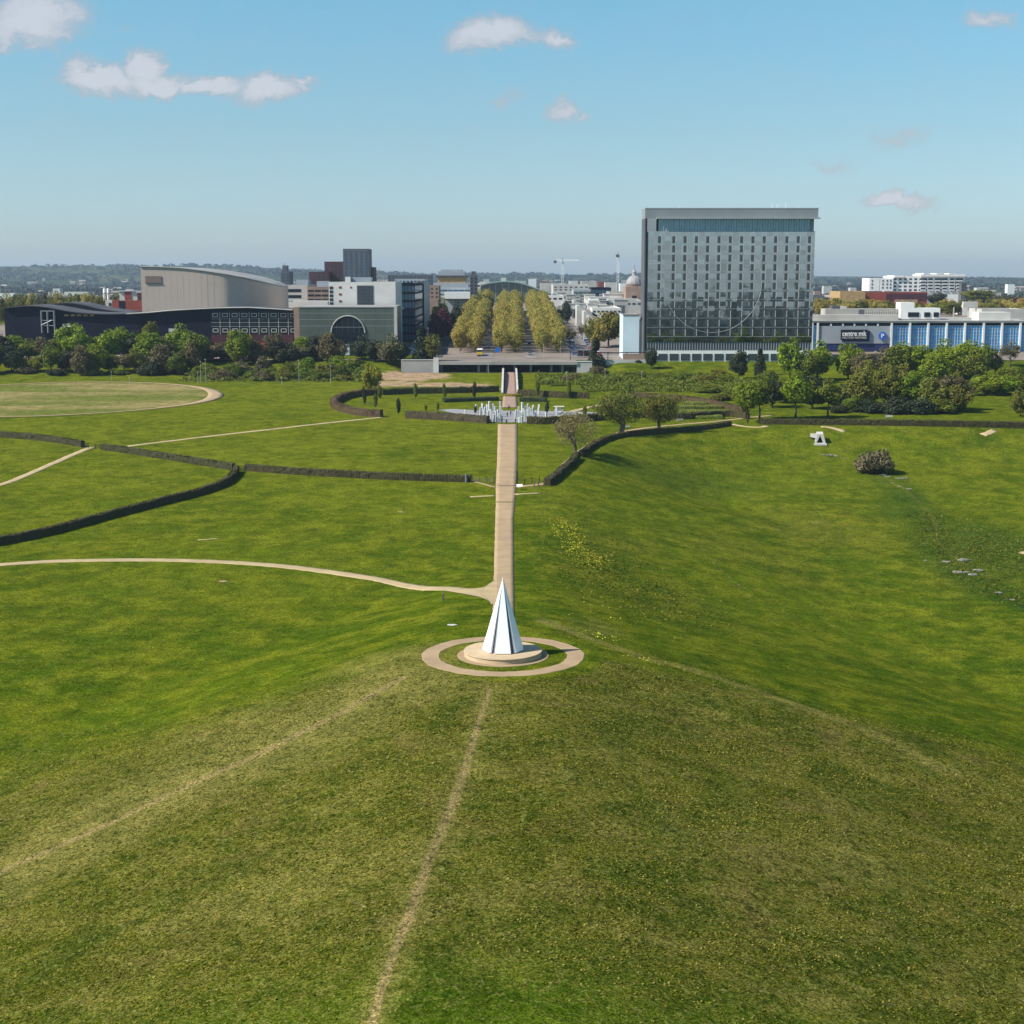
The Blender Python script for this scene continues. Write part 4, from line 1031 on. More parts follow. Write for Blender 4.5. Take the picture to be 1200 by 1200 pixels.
# conifer-like dark shrubs near ramp / hotel
for px,b0,t0,k,mk,w,lb in [(698,430,396,'cone','dark',24,'dark broad conifer left of the glass hotel by the road wall'),(763,432,407,'round','dark',17,'small dark round tree at the left foot of the glass hotel'),(866,444,410,'round','dark',27,'dark round tree in front of the glass hotel'),
      (890,440,409,'cone','dark',18,'dark pointed conifer in front of the glass hotel'),(690,402,366,'open','olive',16,'thin olive tree behind the conifer by the road')]:
    tree_px(px,b0,t0,k,mk,w,lb,D=None if px!=690 else 745)
# right band
rb=[(878,478,446,'round','bright',34,640),(925,0,394,'tall','bright',34,640),(958,0,400,'round','bright',40,650),(944,0,410,'round','mid',36,640),(994,0,402,'round','bright',36,650),(1040,0,402,'open','brown',34,655),(1060,0,398,'round','bright',40,655),(1050,0,404,'round','mid',36,650),(1082,0,404,'round','bright',42,655),
    (1106,0,398,'round','bright',44,655),(1130,0,396,'wide','bright',52,655),(1150,0,400,'wide','mid',44,650),(1016,0,412,'low','brown',44,640),(1096,0,412,'low','bright',46,640),(1142,0,408,'low','mid',46,640),(1166,0,412,'open','brown',26,650),(1184,0,398,'open','brown',34,690),(1016,0,422,'round','olive',34,610)]
band('in the rear line of the right wood',rb,'trees in the rear line of the right wood')
rf=[(876,495,447,'clear','bright',36,None),(890,492,440,'clear','mid',40,None),(932,491,434,'clear','bright',44,None),(905,0,440,'round','dark',34,545),(952,0,440,'round','dark',40,540),(970,490,444,'clear','mid',38,None),(1010,0,434,'low','olive',50,535),(990,0,450,'low','dark',46,540),(1040,0,425,'wide','olive',46,540),(1056,0,427,'round','olive',40,548),
    (1066,0,432,'low','bright',44,540),(1090,0,438,'low','olive',46,530),(1112,0,434,'low','brown',50,535),(1120,0,448,'low','olive',42,528),(1102,0,456,'shrub','mid',44,524),(1020,0,462,'shrub','dark',44,526),(1050,0,458,'shrub','dark',50,524),(1080,0,460,'shrub','dark',44,522),(1130,0,444,'open','brown',30,536),(982,0,468,'shrub','dark',26,526),(1000,0,462,'low','mid',28,530),(918,0,446,'low','mid',30,560)]
band('in the front line of the right wood',rf,'trees in the front line of the right wood')
rr_=[(1158,474,436,'round','bright',42,590),(1178,474,440,'low','bright',44,592),(1200,476,430,'low','mid',44,594),(1222,476,432,'low','mid',44,594),(1186,0,430,'round','mid',40,606),(1150,0,438,'low','mid',34,600),(1212,0,424,'round','bright',40,606),(1146,476,452,'shrub','mid',20,588),(1168,476,458,'shrub','mid',26,588)]
band('in the clump at the far right',rr_,'trees in the clump at the far right')
sh=[]
for px,t0,mk,w,D in [(856,452,'mid',36,580),(870,456,'yellow',30,575),(844,458,'olive',30,570),(830,448,'mid',40,600),(905,452,'mid',34,590),(700,424,'brown',30,672),(720,436,'mid',34,640),(690,440,'mid',34,640),(672,436,'brown',30,650),(655,448,'mid',30,630),(745,432,'mid',36,660),(770,434,'mid',34,655),(800,432,'mid',40,650),(828,436,'olive',40,640),(850,436,'mid',36,640),(790,446,'mid',40,625),(760,446,'mid',40,625),(730,448,'mid',40,622),(700,450,'mid',36,620),(812,450,'mid',40,615),(676,456,'brown',26,612),(840,428,'yellow',26,668),(900,430,'mid',30,650),(930,440,'mid',34,620)]:
    sh.append((px,0,t0,'shrub',mk,w,D))
band('on the rough bank below the hotel',sh,'shrubs on the rough bank below the hotel')
# undergrowth (uncountable)
g=np.random.default_rng(77); n=34000
X=[];Y=[]
for (x0,x1,y0,y1,k) in ((28,95,600,668,.62),(10,30,628,668,.08),(-140,-60,642,676,.2),(90,125,560,650,.10)):
    kk_=int(n*k); X.append(g.uniform(x0,x1,kk_)); Y.append(g.uniform(y0,y1,kk_))
X=np.concatenate(X);Y=np.concatenate(Y); hgt=np.clip(.9+1.3*np.sin(X*.55+np.sin(Y*.3)*2)*np.sin(Y*.42+1),.12,2.0)*g.uniform(.5,1,len(X))
C=np.stack([X,Y,Z(X,Y)+hgt],-1); Nn=g.normal(size=(len(X),3))*.5+[0,-.3,1]; Nn/=np.linalg.norm(Nn,axis=1)[:,None]
V,F_=leaf_quads(C,Nn,.42,g); me=mesh_np('undergrowth',V,F_,LF['mid'],attrs={'var':np.repeat(np.clip(.5+.4*np.sin(X*.3)*np.cos(Y*.2)+g.normal(size=len(X))*.2,0,1),4)})
tag(mobj('undergrowth',me),'rough green undergrowth covering the banks below the hotel and the gallery',kind='stuff')

# ------------------------------------------------------------------ avenue of plane trees
cols=[(-25.6,'outer left'),(-18.4,'inner left'),(-5.2,'left middle'),(2.0,'right middle'),(15.2,'inner right'),(22.4,'outer right')]
for ci,(x0,nm) in enumerate(cols):
    for i in range(40):
        y=757+i*10.6+rnd.uniform(-1.2,1.2); x=x0+rnd.uniform(-.5,.5)+.0035*(757-y)*0
        h=13.9+rnd.uniform(-1.6,1.3)+2.0*min(i,14)/14; 
        o=plant('plane_tree',(x,y,zf(x,y)),'plane','ochre',h,.85+rnd.uniform(-.05,.07),'ochre spring-leaved plane tree, %s from the bridge in the %s avenue row'%(nth(i),nm),'tree','plane trees of the avenue',seed=rnd.choice((1,2,3)))
# other city trees
ct=[(536,0,352,'round','dark',20,880,'dark green tree left of the avenue below the tiered office'),(517,0,350,'round','yellow',28,900,'yellow-green tree behind the purple tree'),(520,0,360,'round','purple',24,830,'purple-leaved tree left of the avenue'),(508,0,368,'round','purple',16,815,'smaller purple-leaved tree in front of the larger one'),
    (665,0,352,'round','dark',16,1000,'dark tree right of the avenue by the striped roofs'),(655,0,358,'low','dark',14,960,'low dark tree at the right edge of the avenue crowns'),(713,0,363,'wide','olive',44,800,'broad green tree in front of the pale blue panel'),(700,0,372,'round','ochre',30,790,'ochre tree in front of the broad green tree'),(668,0,382,'open','brown',20,800,'thin brown tree beside the right street'),(682,0,378,'open','brown',18,850,'thin brown tree behind the right street cars'),
    (1098,0,341,'round','dark',26,1300,'dark round tree in front of the white apartments'),(1148,0,338,'wide','olive',44,1500,'olive tree right of the white apartments'),(1175,0,345,'low','brown',36,1450,'brown tree at the far right roofs'),(748,0,420,'shrub','dark',10,700,'dark shrub by the white wall')]
for px,b0,t0,k,mk,w,D,lb in ct: tree_px(px,b0,t0,k,mk,w,lb,D=D)
for i in range(26):
    px=952+i*9.7+rnd.uniform(-3,3); t0=349+rnd.uniform(-2,3)+ (4 if 1040<px<1110 else 0)
    tree_px(px,0,t0,'low',rnd.choice(['ochre','olive','ochre']),rnd.uniform(18,26),'ochre street tree behind the car park, %s from the left'%nth(i),D=1120+rnd.uniform(-20,20),group='street trees behind the car park')
for i in range(34):
    px=-12+i*4.6+rnd.uniform(-2,2); t0=338+rnd.uniform(-1.5,3)
    tree_px(px,0,t0+4,'low',rnd.choice(['ochre','olive','olive','brown']),rnd.uniform(16,24),'olive tree beyond the dark gallery, %s from the left'%nth(i),D=1000+rnd.uniform(-30,60),group='trees beyond the dark gallery')
# far countryside woods: uncountable
g=np.random.default_rng(5); nb_=14000
yy=1700*np.exp(g.uniform(0,1,nb_)**.8*1.66); xx=g.uniform(-.56,.5,nb_)*yy
cl=np.sin(xx/260+3)*np.sin(yy/330)+.6*np.sin(xx/90+yy/140); keep=cl+g.normal(size=nb_)*.5>-.25; xx,yy=xx[keep],yy[keep]
per=20; C=[];Nn=[];vv=[];ss=[]
for x,y in zip(xx,yy):
    s=g.uniform(4,7.5)*(1+ (y-1700)/9000); d=g.normal(size=(per,3)); d/=np.linalg.norm(d,axis=1)[:,None]; d[:,2]=np.abs(d[:,2])
    C.append(np.array([x,y,zf(x,y)])+d*[s*1.5,s,s]); Nn.append(d); vv.append(np.full(per,g.uniform())); ss.append(np.full((per,1),s*.55))
C=np.concatenate(C);Nn=np.concatenate(Nn);vv=np.concatenate(vv);ss=np.concatenate(ss)
V,F_=leaf_quads(C,Nn,ss,g); tag(mobj('distant_woods',mesh_np('distant_woods',V,F_,LF['far'],attrs={'var':np.repeat(vv,4)})),'far-off woods and hedgerows of the plain and hills',kind='stuff')
# far-off town: roofs too many and too small to count
g=np.random.default_rng(8); nb_=900; yy=g.uniform(1750,6500,nb_); xx=g.uniform(-.40,.40,nb_)*yy; k_=(np.sin(xx/180)+np.sin(yy/240+xx/300)+g.normal(size=nb_)*.6)>.2; mt_=MB()
for x,y in zip(xx[k_],yy[k_]):
    z=zf(x,y); a_=g.uniform(5,14); h_=g.uniform(5,9); mt_.box(x-a_,x+a_,y,y+9,z-1,z+h_)
    mt_.add([(x-a_-.4,y-.4,z+h_),(x+a_+.4,y-.4,z+h_),(x+a_+.4,y+9.4,z+h_),(x-a_-.4,y+9.4,z+h_),(x-a_*.9,y+4.5,z+h_+3),(x+a_*.9,y+4.5,z+h_+3)],[(0,1,5,4),(2,3,4,5),(1,2,5),(3,0,4)])
tag(mt_.build('distant_town',M['farhouse']),'pale roofs and walls of the far-off town on the plain',kind='stuff')
# woods behind the camera (seen only in the glass front)
nb_=3600; yy=g.uniform(-2400,-180,nb_); xx=g.uniform(-900,900,nb_); C=[];Nn=[];vv=[]
for x,y in zip(xx,yy):
    s=g.uniform(9,14); d=g.normal(size=(26,3)); d/=np.linalg.norm(d,axis=1)[:,None]; d[:,2]=np.abs(d[:,2]); C.append(np.array([x,y,zf(x,y)])+d*[s*1.4,s*1.4,s*1.5]); Nn.append(d); vv.append(np.full(26,g.uniform()))
C=np.concatenate(C);Nn=np.concatenate(Nn);vv=np.concatenate(vv); V,F_=leaf_quads(C,Nn,6.5,g)
tag(mobj('park_woods',mesh_np('park_woods',V,F_,LF['dark'],attrs={'var':np.repeat(vv,4)})),'woods on the far side of the park, mirrored in the hotel glass',kind='stuff')
# ------------------------------------------------------------------ city floor
def drape(x0,x1,y0,y1,st,off,name,mat,label):
    X_=np.linspace(x0,x1,max(2,int((x1-x0)/st)+1)); Y_=np.linspace(y0,y1,max(2,int((y1-y0)/st)+1)); a,c=np.meshgrid(X_,Y_)
    V=np.stack([a,c,Z(a,c)+off],-1).reshape(-1,3); nx_,ny_=len(X_),len(Y_); ii=np.arange(nx_*ny_).reshape(ny_,nx_)
    F_=np.stack([ii[:-1,:-1],ii[:-1,1:],ii[1:,1:],ii[1:,:-1]],-1).reshape(-1,4)
    return tag(mobj(name,mesh_np(name,V,F_,mat,smooth=True)),label,kind='structure')
drape(-330,620,708,1700,6,.15,'city_pavement',M['pave'],'grey-brown paving of the city centre')
drape(-15.2,-9.0,716,1300,4,.24,'road',M['roadpale'],'pale road between the left and middle plane trees')
drape(6.2,12.0,716,1300,4,.24,'road',M['roadpale'],'pale road between the middle and right plane trees')
drape(-62,-33,722,1200,4,.24,'road',M['asphalt'],'street with parked cars left of the avenue')
drape(27.5,48,722,1200,4,.24,'road',M['roadpale'],'street with parked cars right of the avenue')
drape(-120,-44,712,738,4,.28,'lawn',M['grass'],'green verge beside the glass building')
drape(-46,42,681.5,696.5,3,.15,'road',M['asphalt'],'road in the cutting under the bridge')

# ------------------------------------------------------------------ building helper
def building(name,label,px0,px1,pyt,D,depth,mat,cat='building',group=None,roof=None,par=.5,bottom=None,zb=None):
    x0,x1=xat(px0,D,25),xat(px1,D,25); zt=zat(pyt,D); zb=zb if zb is not None else min(zf(x0,D),zf(x1,D),zf(x0,D+depth))-.5
    th=thing(name,((x0+x1)/2,D+depth/2,zb),label,cat,group)
    rf=M[roof] if isinstance(roof,str) else (roof or M['roofgrey'])
    m_=MB(); cx,cy=(x0+x1)/2,D+depth/2
    a,b2,c,d=x0-cx,x1-cx,D-cy,D+depth-cy; t=zt-zb
    m_.box(a,b2,c,d,0,t-par)
    # parapet
    w=.35; m_.box(a,b2,c,c+w,t-par,t); m_.box(a,b2,d-w,d,t-par,t); m_.box(a,a+w,c+w,d-w,t-par,t); m_.box(b2-w,b2,c+w,d-w,t-par,t)
    m_.build('wall',M[mat],th)
    m_=MB(); m_.box(a+w,b2-w,c+w,d-w,t-par,t-par+.05); m_.build('roof',rf,th)
    th['_'] = 0; del th['_']
    return th,dict(x0=x0,x1=x1,y0=D,y1=D+depth,zb=zb,zt=zt,D=D)
def wins(th,B,cols_,rows_,wf=.6,hf=.55,x0=None,x1=None,z0=None,z1=None,mat='glassd',name='window',t=.12,frame=None,face='front',skip=0):
    """grid of separate windows"""
    xa=B['x0'] if x0 is None else xat(x0,B['D'],25); xb=B['x1'] if x1 is None else xat(x1,B['D'],25)
    zt=B['zt']-.6 if z0 is None else zat(z0,B['D']); zl=B['zb'] if z1 is None else zat(z1,B['D'])
    if face=='front':
        cw=(xb-xa)/cols_; rh=(zt-zl)/rows_
        for i in range(cols_):
            for j in range(rows_):
                if skip and random.random()<skip: continue
                cx=xa+(i+.5)*cw; cz=zl+(j+.5)*rh
                bx(name,th,cx-cw*wf/2,cx+cw*wf/2,B['y0']-t,B['y0']+.05,cz-rh*hf/2,cz+rh*hf/2,M[mat])
    else:
        X=B['x1'] if face=='right' else B['x0']; s=1 if face=='right' else -1
        ya,yb_=B['y0'],B['y1']; cw=(yb_-ya)/cols_; rh=(zt-zl)/rows_
        for i in range(cols_):
            for j in range(rows_):
                cy=ya+(i+.5)*cw; cz=zl+(j+.5)*rh
                bx(name,th,min(X-.05*s,X+t*s),max(X-.05*s,X+t*s),cy-cw*wf/2,cy+cw*wf/2,cz-rh*hf/2,cz+rh*hf/2,M[mat])
def pbox(th,nm,px0,px1,py0,py1,D,mat,depth=.3,proud=.15):
    bx(nm,th,xat(px0,D,25),xat(px1,D,25),D-proud,D+depth,zat(py1,D),zat(py0,D),M[mat])

# ------------------------------------------------------------------ hotel with the mirrored front
D=704.0
def mirror_mat():
    m,nt,b=nmat('mirror_glass'); pos=nt.nodes.new('ShaderNodeNewGeometry').outputs['Position']
    b.inputs['Metallic'].default_value=1.0; b.inputs['Roughness'].default_value=.035
    # every glass panel leans a fraction differently
    sn=nt.nodes.new('ShaderNodeVectorMath'); sn.operation='SNAP'; L_(nt,pos,sn.inputs[0]); sn.inputs[1].default_value=(2.57,1000,2.1)
    wn=nt.nodes.new('ShaderNodeTexWhiteNoise'); L_(nt,sn.outputs[0],wn.inputs['Vector'])
    v1=nt.nodes.new('ShaderNodeVectorMath'); v1.operation='SUBTRACT'; L_(nt,wn.outputs['Color'],v1.inputs[0]); v1.inputs[1].default_value=(.5,.5,.5)
    v2=vscale(nt,v1.outputs[0],(.020,0,.012))
    nz=noise(nt,pos,.35,3,.6,out=1); v3=nt.nodes.new('ShaderNodeVectorMath'); v3.operation='SUBTRACT'; L_(nt,nz,v3.inputs[0]); v3.inputs[1].default_value=(.5,.5,.5)
    v4=vscale(nt,v3.outputs[0],(.012,0,.014))
    g_=nt.nodes.new('ShaderNodeNewGeometry').outputs['Normal']
    s1=nt.nodes.new('ShaderNodeVectorMath'); L_(nt,g_,s1.inputs[0]); L_(nt,v2,s1.inputs[1]); s2=nt.nodes.new('ShaderNodeVectorMath'); L_(nt,s1.outputs[0],s2.inputs[0]); L_(nt,v4,s2.inputs[1])
    nn=nt.nodes.new('ShaderNodeVectorMath'); nn.operation='NORMALIZE'; L_(nt,s2.outputs[0],nn.inputs[0]); L_(nt,nn.outputs[0],b.inputs['Normal'])
    base=mixc(nt,wn.outputs['Value'],(.41,.43,.44),(.53,.55,.55))
    L_(nt,base,b.inputs['Base Color']); return m
M['mirror']=mirror_mat(); M['barglass']=glass('bar_glass',(.16,.30,.38),.12,.8,.6)
x0,x1=xat(758.5,D,30),xat(952,D,30); zt=zat(244.5,D); zb=zf(x0,D)-.3; dep=17.0
hot=thing('hotel',((x0+x1)/2,D+dep/2,zb),'tall mirrored glass hotel slab with a pale arc line on its front','hotel')
xl=xat(753.5,D,30)
zg=lambda py: zat(py,D)
bx('side_wall',hot,x0-.6,x0,D+.2,D+dep,zb,zt-3,M['greycl'])
bx('side_glass',hot,x0-.7,x0-.6,D+2,D+dep-3,zg(408),zg(262),M['glassm'])
bx('core_wall',hot,x0,x1,D+.6,D+dep,zb,zg(272.0),M['greycl']); bx('top_core',hot,x0,x1,D+4,D+dep,zg(272.0),zg(256),M['greycl'])
bx('glass_front',hot,x0,x1,D,D+.6,zg(400.5),zg(271.8),M['mirror'])
M['hotelgrey']=surf('hotel_cladding',(.25,.265,.275),.5,.08,.1); bx('parapet_wall',hot,x0-1.6,x1+1.2,D+.1,D+dep+1,zg(256),zt,M['hotelgrey'])
bx('roof',hot,x0-1.7,x1+1.3,D,D+dep+1.1,zt,zt+.35,M['steel'])
bx('roof_lip',hot,x0+3.5,x1+1.9,D-1.9,D+.08,zg(256.6),zg(255.0),M['steel'])
bx('side_fin',hot,x0-1.7,x0-1.1,D-.1,D+dep,zb,zg(256),M['greycl'])
bx('corner_wall',hot,x0-.6,x0+3.5,D+.05,D+.9,zg(271.8),zg(256),M['greyp'])
bx('corner_wall',hot,x1-2.2,x1-.2,D+2.2,D+3,zg(271.8),zg(256.2),M['greyp'])
bx('bar_glazing',hot,x0+4.6,x1-2.2,D+1.3,D+1.6,zg(271.0),zg(256.4),M['barglass'])
bx('bar_floor',hot,x0+3.5,x1,D+.02,D+3,zg(272.2),zg(271.0),M['steel'])
nb=58
for i in range(nb+1):
    x=x0+4.6+(x1-2.2-x0-4.6)*i/nb; bx('mullion',hot,x-.16,x+.16,D+.9,D+1.3,zg(271.0),zg(256.6),M['palec'] if i%2 else M['steel'])
# room windows
wc=[771.6]+[788.2+13.15*i for i in range(13)]
rowz=[280.8+10.85*j for j in range(11)]
cnt=0; rest=MB(); restf=MB()
for j,py in enumerate(rowz):
    for i,px in enumerate(wc):
        px2=px-(j*.32)*(1 if i<8 else 1)+ .15*j*(i/14)*-1.0+.0
        px2=px-.02*j
        xa=xat(px2-1.9,D,30); xb=xat(px2+1.7,D,30); za,zb2=zg(py+4.2),zg(py-3.9)
        if cnt<100:
            w_=bx('window',hot,xa,xb,D-.05,D+.02,za,zb2,M['glassm']); 
            f=bx('frame',hot,xb,xb+.28,D-.16,D+.03,za,zb2,M['palec'])
        else:
            cx0,cy0,cz0=hot.location; rest.box(xa-cx0,xb-cx0,D-.05-cy0,D+.02-cy0,za-cz0,zb2-cz0)
            restf.box(xb-cx0,xb+.28-cx0,D-.16-cy0,D+.03-cy0,za-cz0,zb2-cz0)
        cnt+=1
tag(rest.build('window',M['glassm'],hot),kind='stuff'); tag(restf.build('frame',M['palec'],hot),kind='stuff')
for j in range(12):
    py=275.0+10.85*j; bx('floor_line',hot,x0,x1,D-.04,D+.02,zg(py+.25),zg(py-.1),M['steel'])
# arc
cxp,czp,rp=834.5,331.0,57.0
pts=[]
for k in range(81):
    t_=pi+pi*k/80; px=cxp+rp*cos(t_); py=czp-rp*sin(t_)*1.03
    pts.append((xat(px,D,30)-hot.location[0],-dep/2-.14,zg(py)-zb))
m_=MB(); m_.tube(pts,.11,6); m_.build('arc_line',M['steel'],hot)
# base
bx('colonnade_glass',hot,x0+.5,x1-.5,D+1.2,D+1.4,zg(410.6),zg(400.5),M['glassd'])
nb=62
for i in range(nb+1):
    x=x0+.4+(x1-x0-.8)*i/nb; bx('fin',hot,x-.14,x+.14,D+.2,D+1.2,zg(410.4),zg(400.6),M['greyp'])
zb0=zf(x0,D); bx('ground_floor_wall',hot,x0-1,x1+.3,D+.3,D+1.1,zb0-1,zg(410.6),M['white'])
i=0; px=772.0
while px<940:
    bx('shopfront',hot,xat(px,D,30),xat(px+10.6,D,30),D+.12,D+.34,zg(422.5),zg(414.6),M['glassm']); px+=13.2
for dx,hh in ((905,3),(911,2.4),(921,3),(796,1.6),(936,1.2)):
    x=xat(dx,D,30); m_=MB(); m_.tube([(x-hot.location[0],0,zt-zb+.3),(x-hot.location[0],0,zt-zb+hh)],.09,5); m_.build('antenna',M['white'],hot)

# ------------------------------------------------------------------ dark gallery with the wavy roof
def wavy(name,label,prof,D,depth,mat,zbase,roofm='rooflight',overhang=1.5):
    x_=[xat(p[0],D,25) for p in prof]; z_=[zat(p[1],D) for p in prof]
    xs_=np.linspace(x_[0],x_[-1],70); zs_=np.interp(xs_,x_,z_); k=np.hanning(9); k/=k.sum(); zs_=np.convolve(np.pad(zs_,4,mode='edge'),k,'same')[4:-4]
    th=thing(name,(float(np.mean(xs_)),D,zbase),label,'building'); cx=float(np.mean(xs_))
    V=[];n=len(xs_)
    for x,z in zip(xs_,zs_): 
        for yy_ in (0,depth): V+= [(x-cx,yy_,0),(x-cx,yy_,z-zbase-.4)]
    F_=[]
    for i in range(n-1):
        a=i*4; c=a+4; F_+= [(a,c,c+1,a+1),(a+2,a+3,c+3,c+2),(a+1,c+1,c+3,a+3)]
    F_+= [(0,1,3,2),((n-1)*4,(n-1)*4+2,(n-1)*4+3,(n-1)*4+1)]
    mobj('wall',mesh_np('wall',V,F_,M[mat]),th)
    V=[]
    for x,z in zip(xs_,zs_):
        for yy_ in (-overhang,depth+1): V+= [(x-cx,yy_,z-zbase-.39),(x-cx,yy_,z-zbase+.05)]
    mobj('roof',mesh_np('roof',V,[f for i in range(n-1) for f in ((i*4,i*4+4,i*4+5,i*4+1),(i*4+2,i*4+3,i*4+7,i*4+6),(i*4+1,i*4+5,i*4+7,i*4+3),(i*4,i*4+2,i*4+6,i*4+4))]+[(0,1,3,2),((n-1)*4,(n-1)*4+2,(n-1)*4+3,(n-1)*4+1)],M[roofm]),th)
    return th
Dg=740.0
gal=wavy('gallery_building','long low black building with a wavy roof edge, left of the green gallery',[(6,361),(18,359),(34,357.6),(50,358.5),(66,361),(85,365),(104,367),(128,367.6),(150,367.5),(175,366),(200,363.6),(225,362.2),(248,361),(270,360.2),(292,360),(320,361.5),(344,363)],Dg,26,'navy',12.5,'roofdark')
# pale fascia line
pr=[(150,367.5),(175,366),(200,363.6),(225,362.2),(248,361),(270,360.2),(292,360),(320,361.5),(344,363)]
m_=MB(); m_.tube([(xat(a,Dg,25)-gal.location[0],-1.7,zat(c,Dg)-12.5-.1) for a,c in pr],.32,6); m_.build('fascia',M['rooflight'],gal)
gc={'D':Dg,'x0':0,'x1':0,'y0':Dg,'y1':Dg+60,'zb':12.5,'zt':40}
pbox(gal,'glazing',247.5,343.5,365,392,Dg,'glassd',.05,.12)
for i in range(9):
    px=248+i*11.4
    for (a,c) in ((367,371.5),(385,389.5)):
        if i in(2,5) and a>380: pass
        x_=xat(px+1.5,Dg,25); x2=xat(px+8,Dg,25); z2,z1=zat(a,Dg),zat(c,Dg)
        for (u0,u1,w0,w1) in ((x_,x2,z2-.28,z2),(x_,x2,z1,z1+.28),(x_,x_+.28,z1+.28,z2-.28),(x2-.28,x2,z1+.28,z2-.28)): bx('vent_frame',gal,u0,u1,Dg-.3,Dg-.1,w0,w1,M['palec'])
    pbox(gal,'mullion',px+10.0,px+10.5,366,392,Dg,'palec',.05,.22)
for py in (373.5,377.8,382.3): pbox(gal,'transom',248,343,py,py+.35,Dg,'steel',.05,.18)
pbox(gal,'lower_wall',247.5,343.5,392,402,Dg,'maroon',.05,.25)
pbox(gal,'banner',298,303,402,412,Dg,'steel',.05,.45); pbox(gal,'banner',305.5,314,401.5,413,Dg,'red',.05,.45)
for px in (50,57,65): pbox(gal,'stair_column',px,px+.8,364,390,Dg,'steel',.05,2.2)
for py in (364,375,381): pbox(gal,'stair_landing',50,66,py,py+.7,Dg,'steel',.05,2.0)
a=(xat(51,Dg),zat(381,Dg)); c=(xat(64,Dg),zat(375,Dg)); m_=MB(); m_.tube([(a[0]-gal.location[0],-2,a[1]-12.5),(c[0]-gal.location[0],-2,c[1]-12.5)],.25,5); m_.build('stair_flight',M['steel'],gal)
for i in range(5): pbox(gal,'window',76+i*7.5,81+i*7.5,368.5,370.5,Dg,'orange',.05,.1)
pbox(gal,'doorway',74,83,379.5,383,Dg,'white',.05,.5); pbox(gal,'doorway',198,208,385,391,Dg,'palec',.05,.5)
wav2=wavy('gallery_annexe','second wavy dark roof showing behind the long black building',[(54,357),(70,354.8),(84,354.5),(100,357),(115,361),(135,364),(152,366)],815,25,'black',13,'roofdark',1)
for px,py,w,h in ((74,357.5,3,2),(80,356.5,4,3.5),(86,358,5,3),(92,358,3.5,2.5)):
    pass

# ------------------------------------------------------------------ concrete theatre hall (curved)
Dh=762.0
top=[(167,312.8),(190,313.2),(215,314.6),(240,317.5),(265,321.5),(285,325.5),(300,329),(315,332.5),(330,336)]
plan=[0,0,0,0,.3,3,10,22,44]
hx=[];hy=[];hz=[]
for (px,py),dy in zip(top,plan):
    DD=Dh+dy; hx.append(xat(px,DD,30)); hy.append(DD); hz.append(zat(py,DD))
s_=np.linspace(0,8,60); HX_=np.interp(s_,range(9),hx); HY_=np.interp(s_,range(9),hy); HZ_=np.interp(s_,range(9),hz)
k=np.hanning(9);k/=k.sum()
HYs=np.convolve(np.pad(HY_,4,mode='edge'),k,'same')[4:-4]; HZs=np.convolve(np.pad(HZ_,4,mode='edge'),k,'same')[4:-4]; HYs[0]=HY_[0]; HYs[-1]=HY_[-1]
hall=thing('theatre_hall',(hx[0],Dh,13),'big beige concrete theatre hall with a sloping curved roofline','building')
V=[]
for x,y,z in zip(HX_,HYs,HZs):
    V+= [(x-hx[0],y-Dh,0),(x-hx[0],y-Dh,z-13),(x-hx[0],max(y-Dh+8,70),z-13),(x-hx[0],max(y-Dh+8,70),0)]
n=len(HX_)
F_=[f for i in range(n-1) for f in ((i*4,i*4+4,i*4+5,i*4+1),(i*4+1,i*4+5,i*4+6,i*4+2),(i*4+2,i*4+6,i*4+7,i*4+3))]+[(0,1,2,3),((n-1)*4+3,(n-1)*4+2,(n-1)*4+1,(n-1)*4)]
mobj('wall',mesh_np('wall',V,F_,M['beige']),hall)
m_=MB(); m_.tube([(x-hx[0],y-Dh-.15,z-13+.1) for x,y,z in zip(HX_,HYs,HZs)],.38,6); m_.build('roof_edge',M['roofgrey'],hall)
V=[]
for x,y,z in zip(HX_,HYs,HZs): V+= [(x-hx[0],y-Dh,z-13+.02),(x-hx[0],max(y-Dh+8,70)+1,z-13+.02),(x-hx[0],max(y-Dh+8,70)+1,z-13+.3),(x-hx[0],y-Dh,z-13+.3)]
mobj('roof',mesh_np('roof',V,[f for i in range(n-1) for f in ((i*4,i*4+4,i*4+7,i*4+3),(i*4+3,i*4+7,i*4+6,i*4+2),(i*4+2,i*4+6,i*4+5,i*4+1))],M['roofgrey']),hall)
x_,x2=xat(172,Dh,30),xat(191,Dh,30)
lv=M['louvre']=surf('louvre',(.20,.15,.13),.7,.1)
bx('louvre',hall,x_,x2,Dh-.25,Dh-.05,zat(331.3,Dh),zat(323.5,Dh),lv); bx('louvre_sill',hall,x_,x2,Dh-.5,Dh-.05,zat(332,Dh),zat(331.4,Dh),M['roofdark'])
for i in range(1,16):
    px=167+i*7.0
    if px>255: break
    bx('panel_joint',hall,xat(px,Dh,30),xat(px,Dh,30)+.05,Dh-.02,Dh+.01,13,float(np.interp(xat(px,Dh,30),HX_,HZs))-.4,M['concrete'])

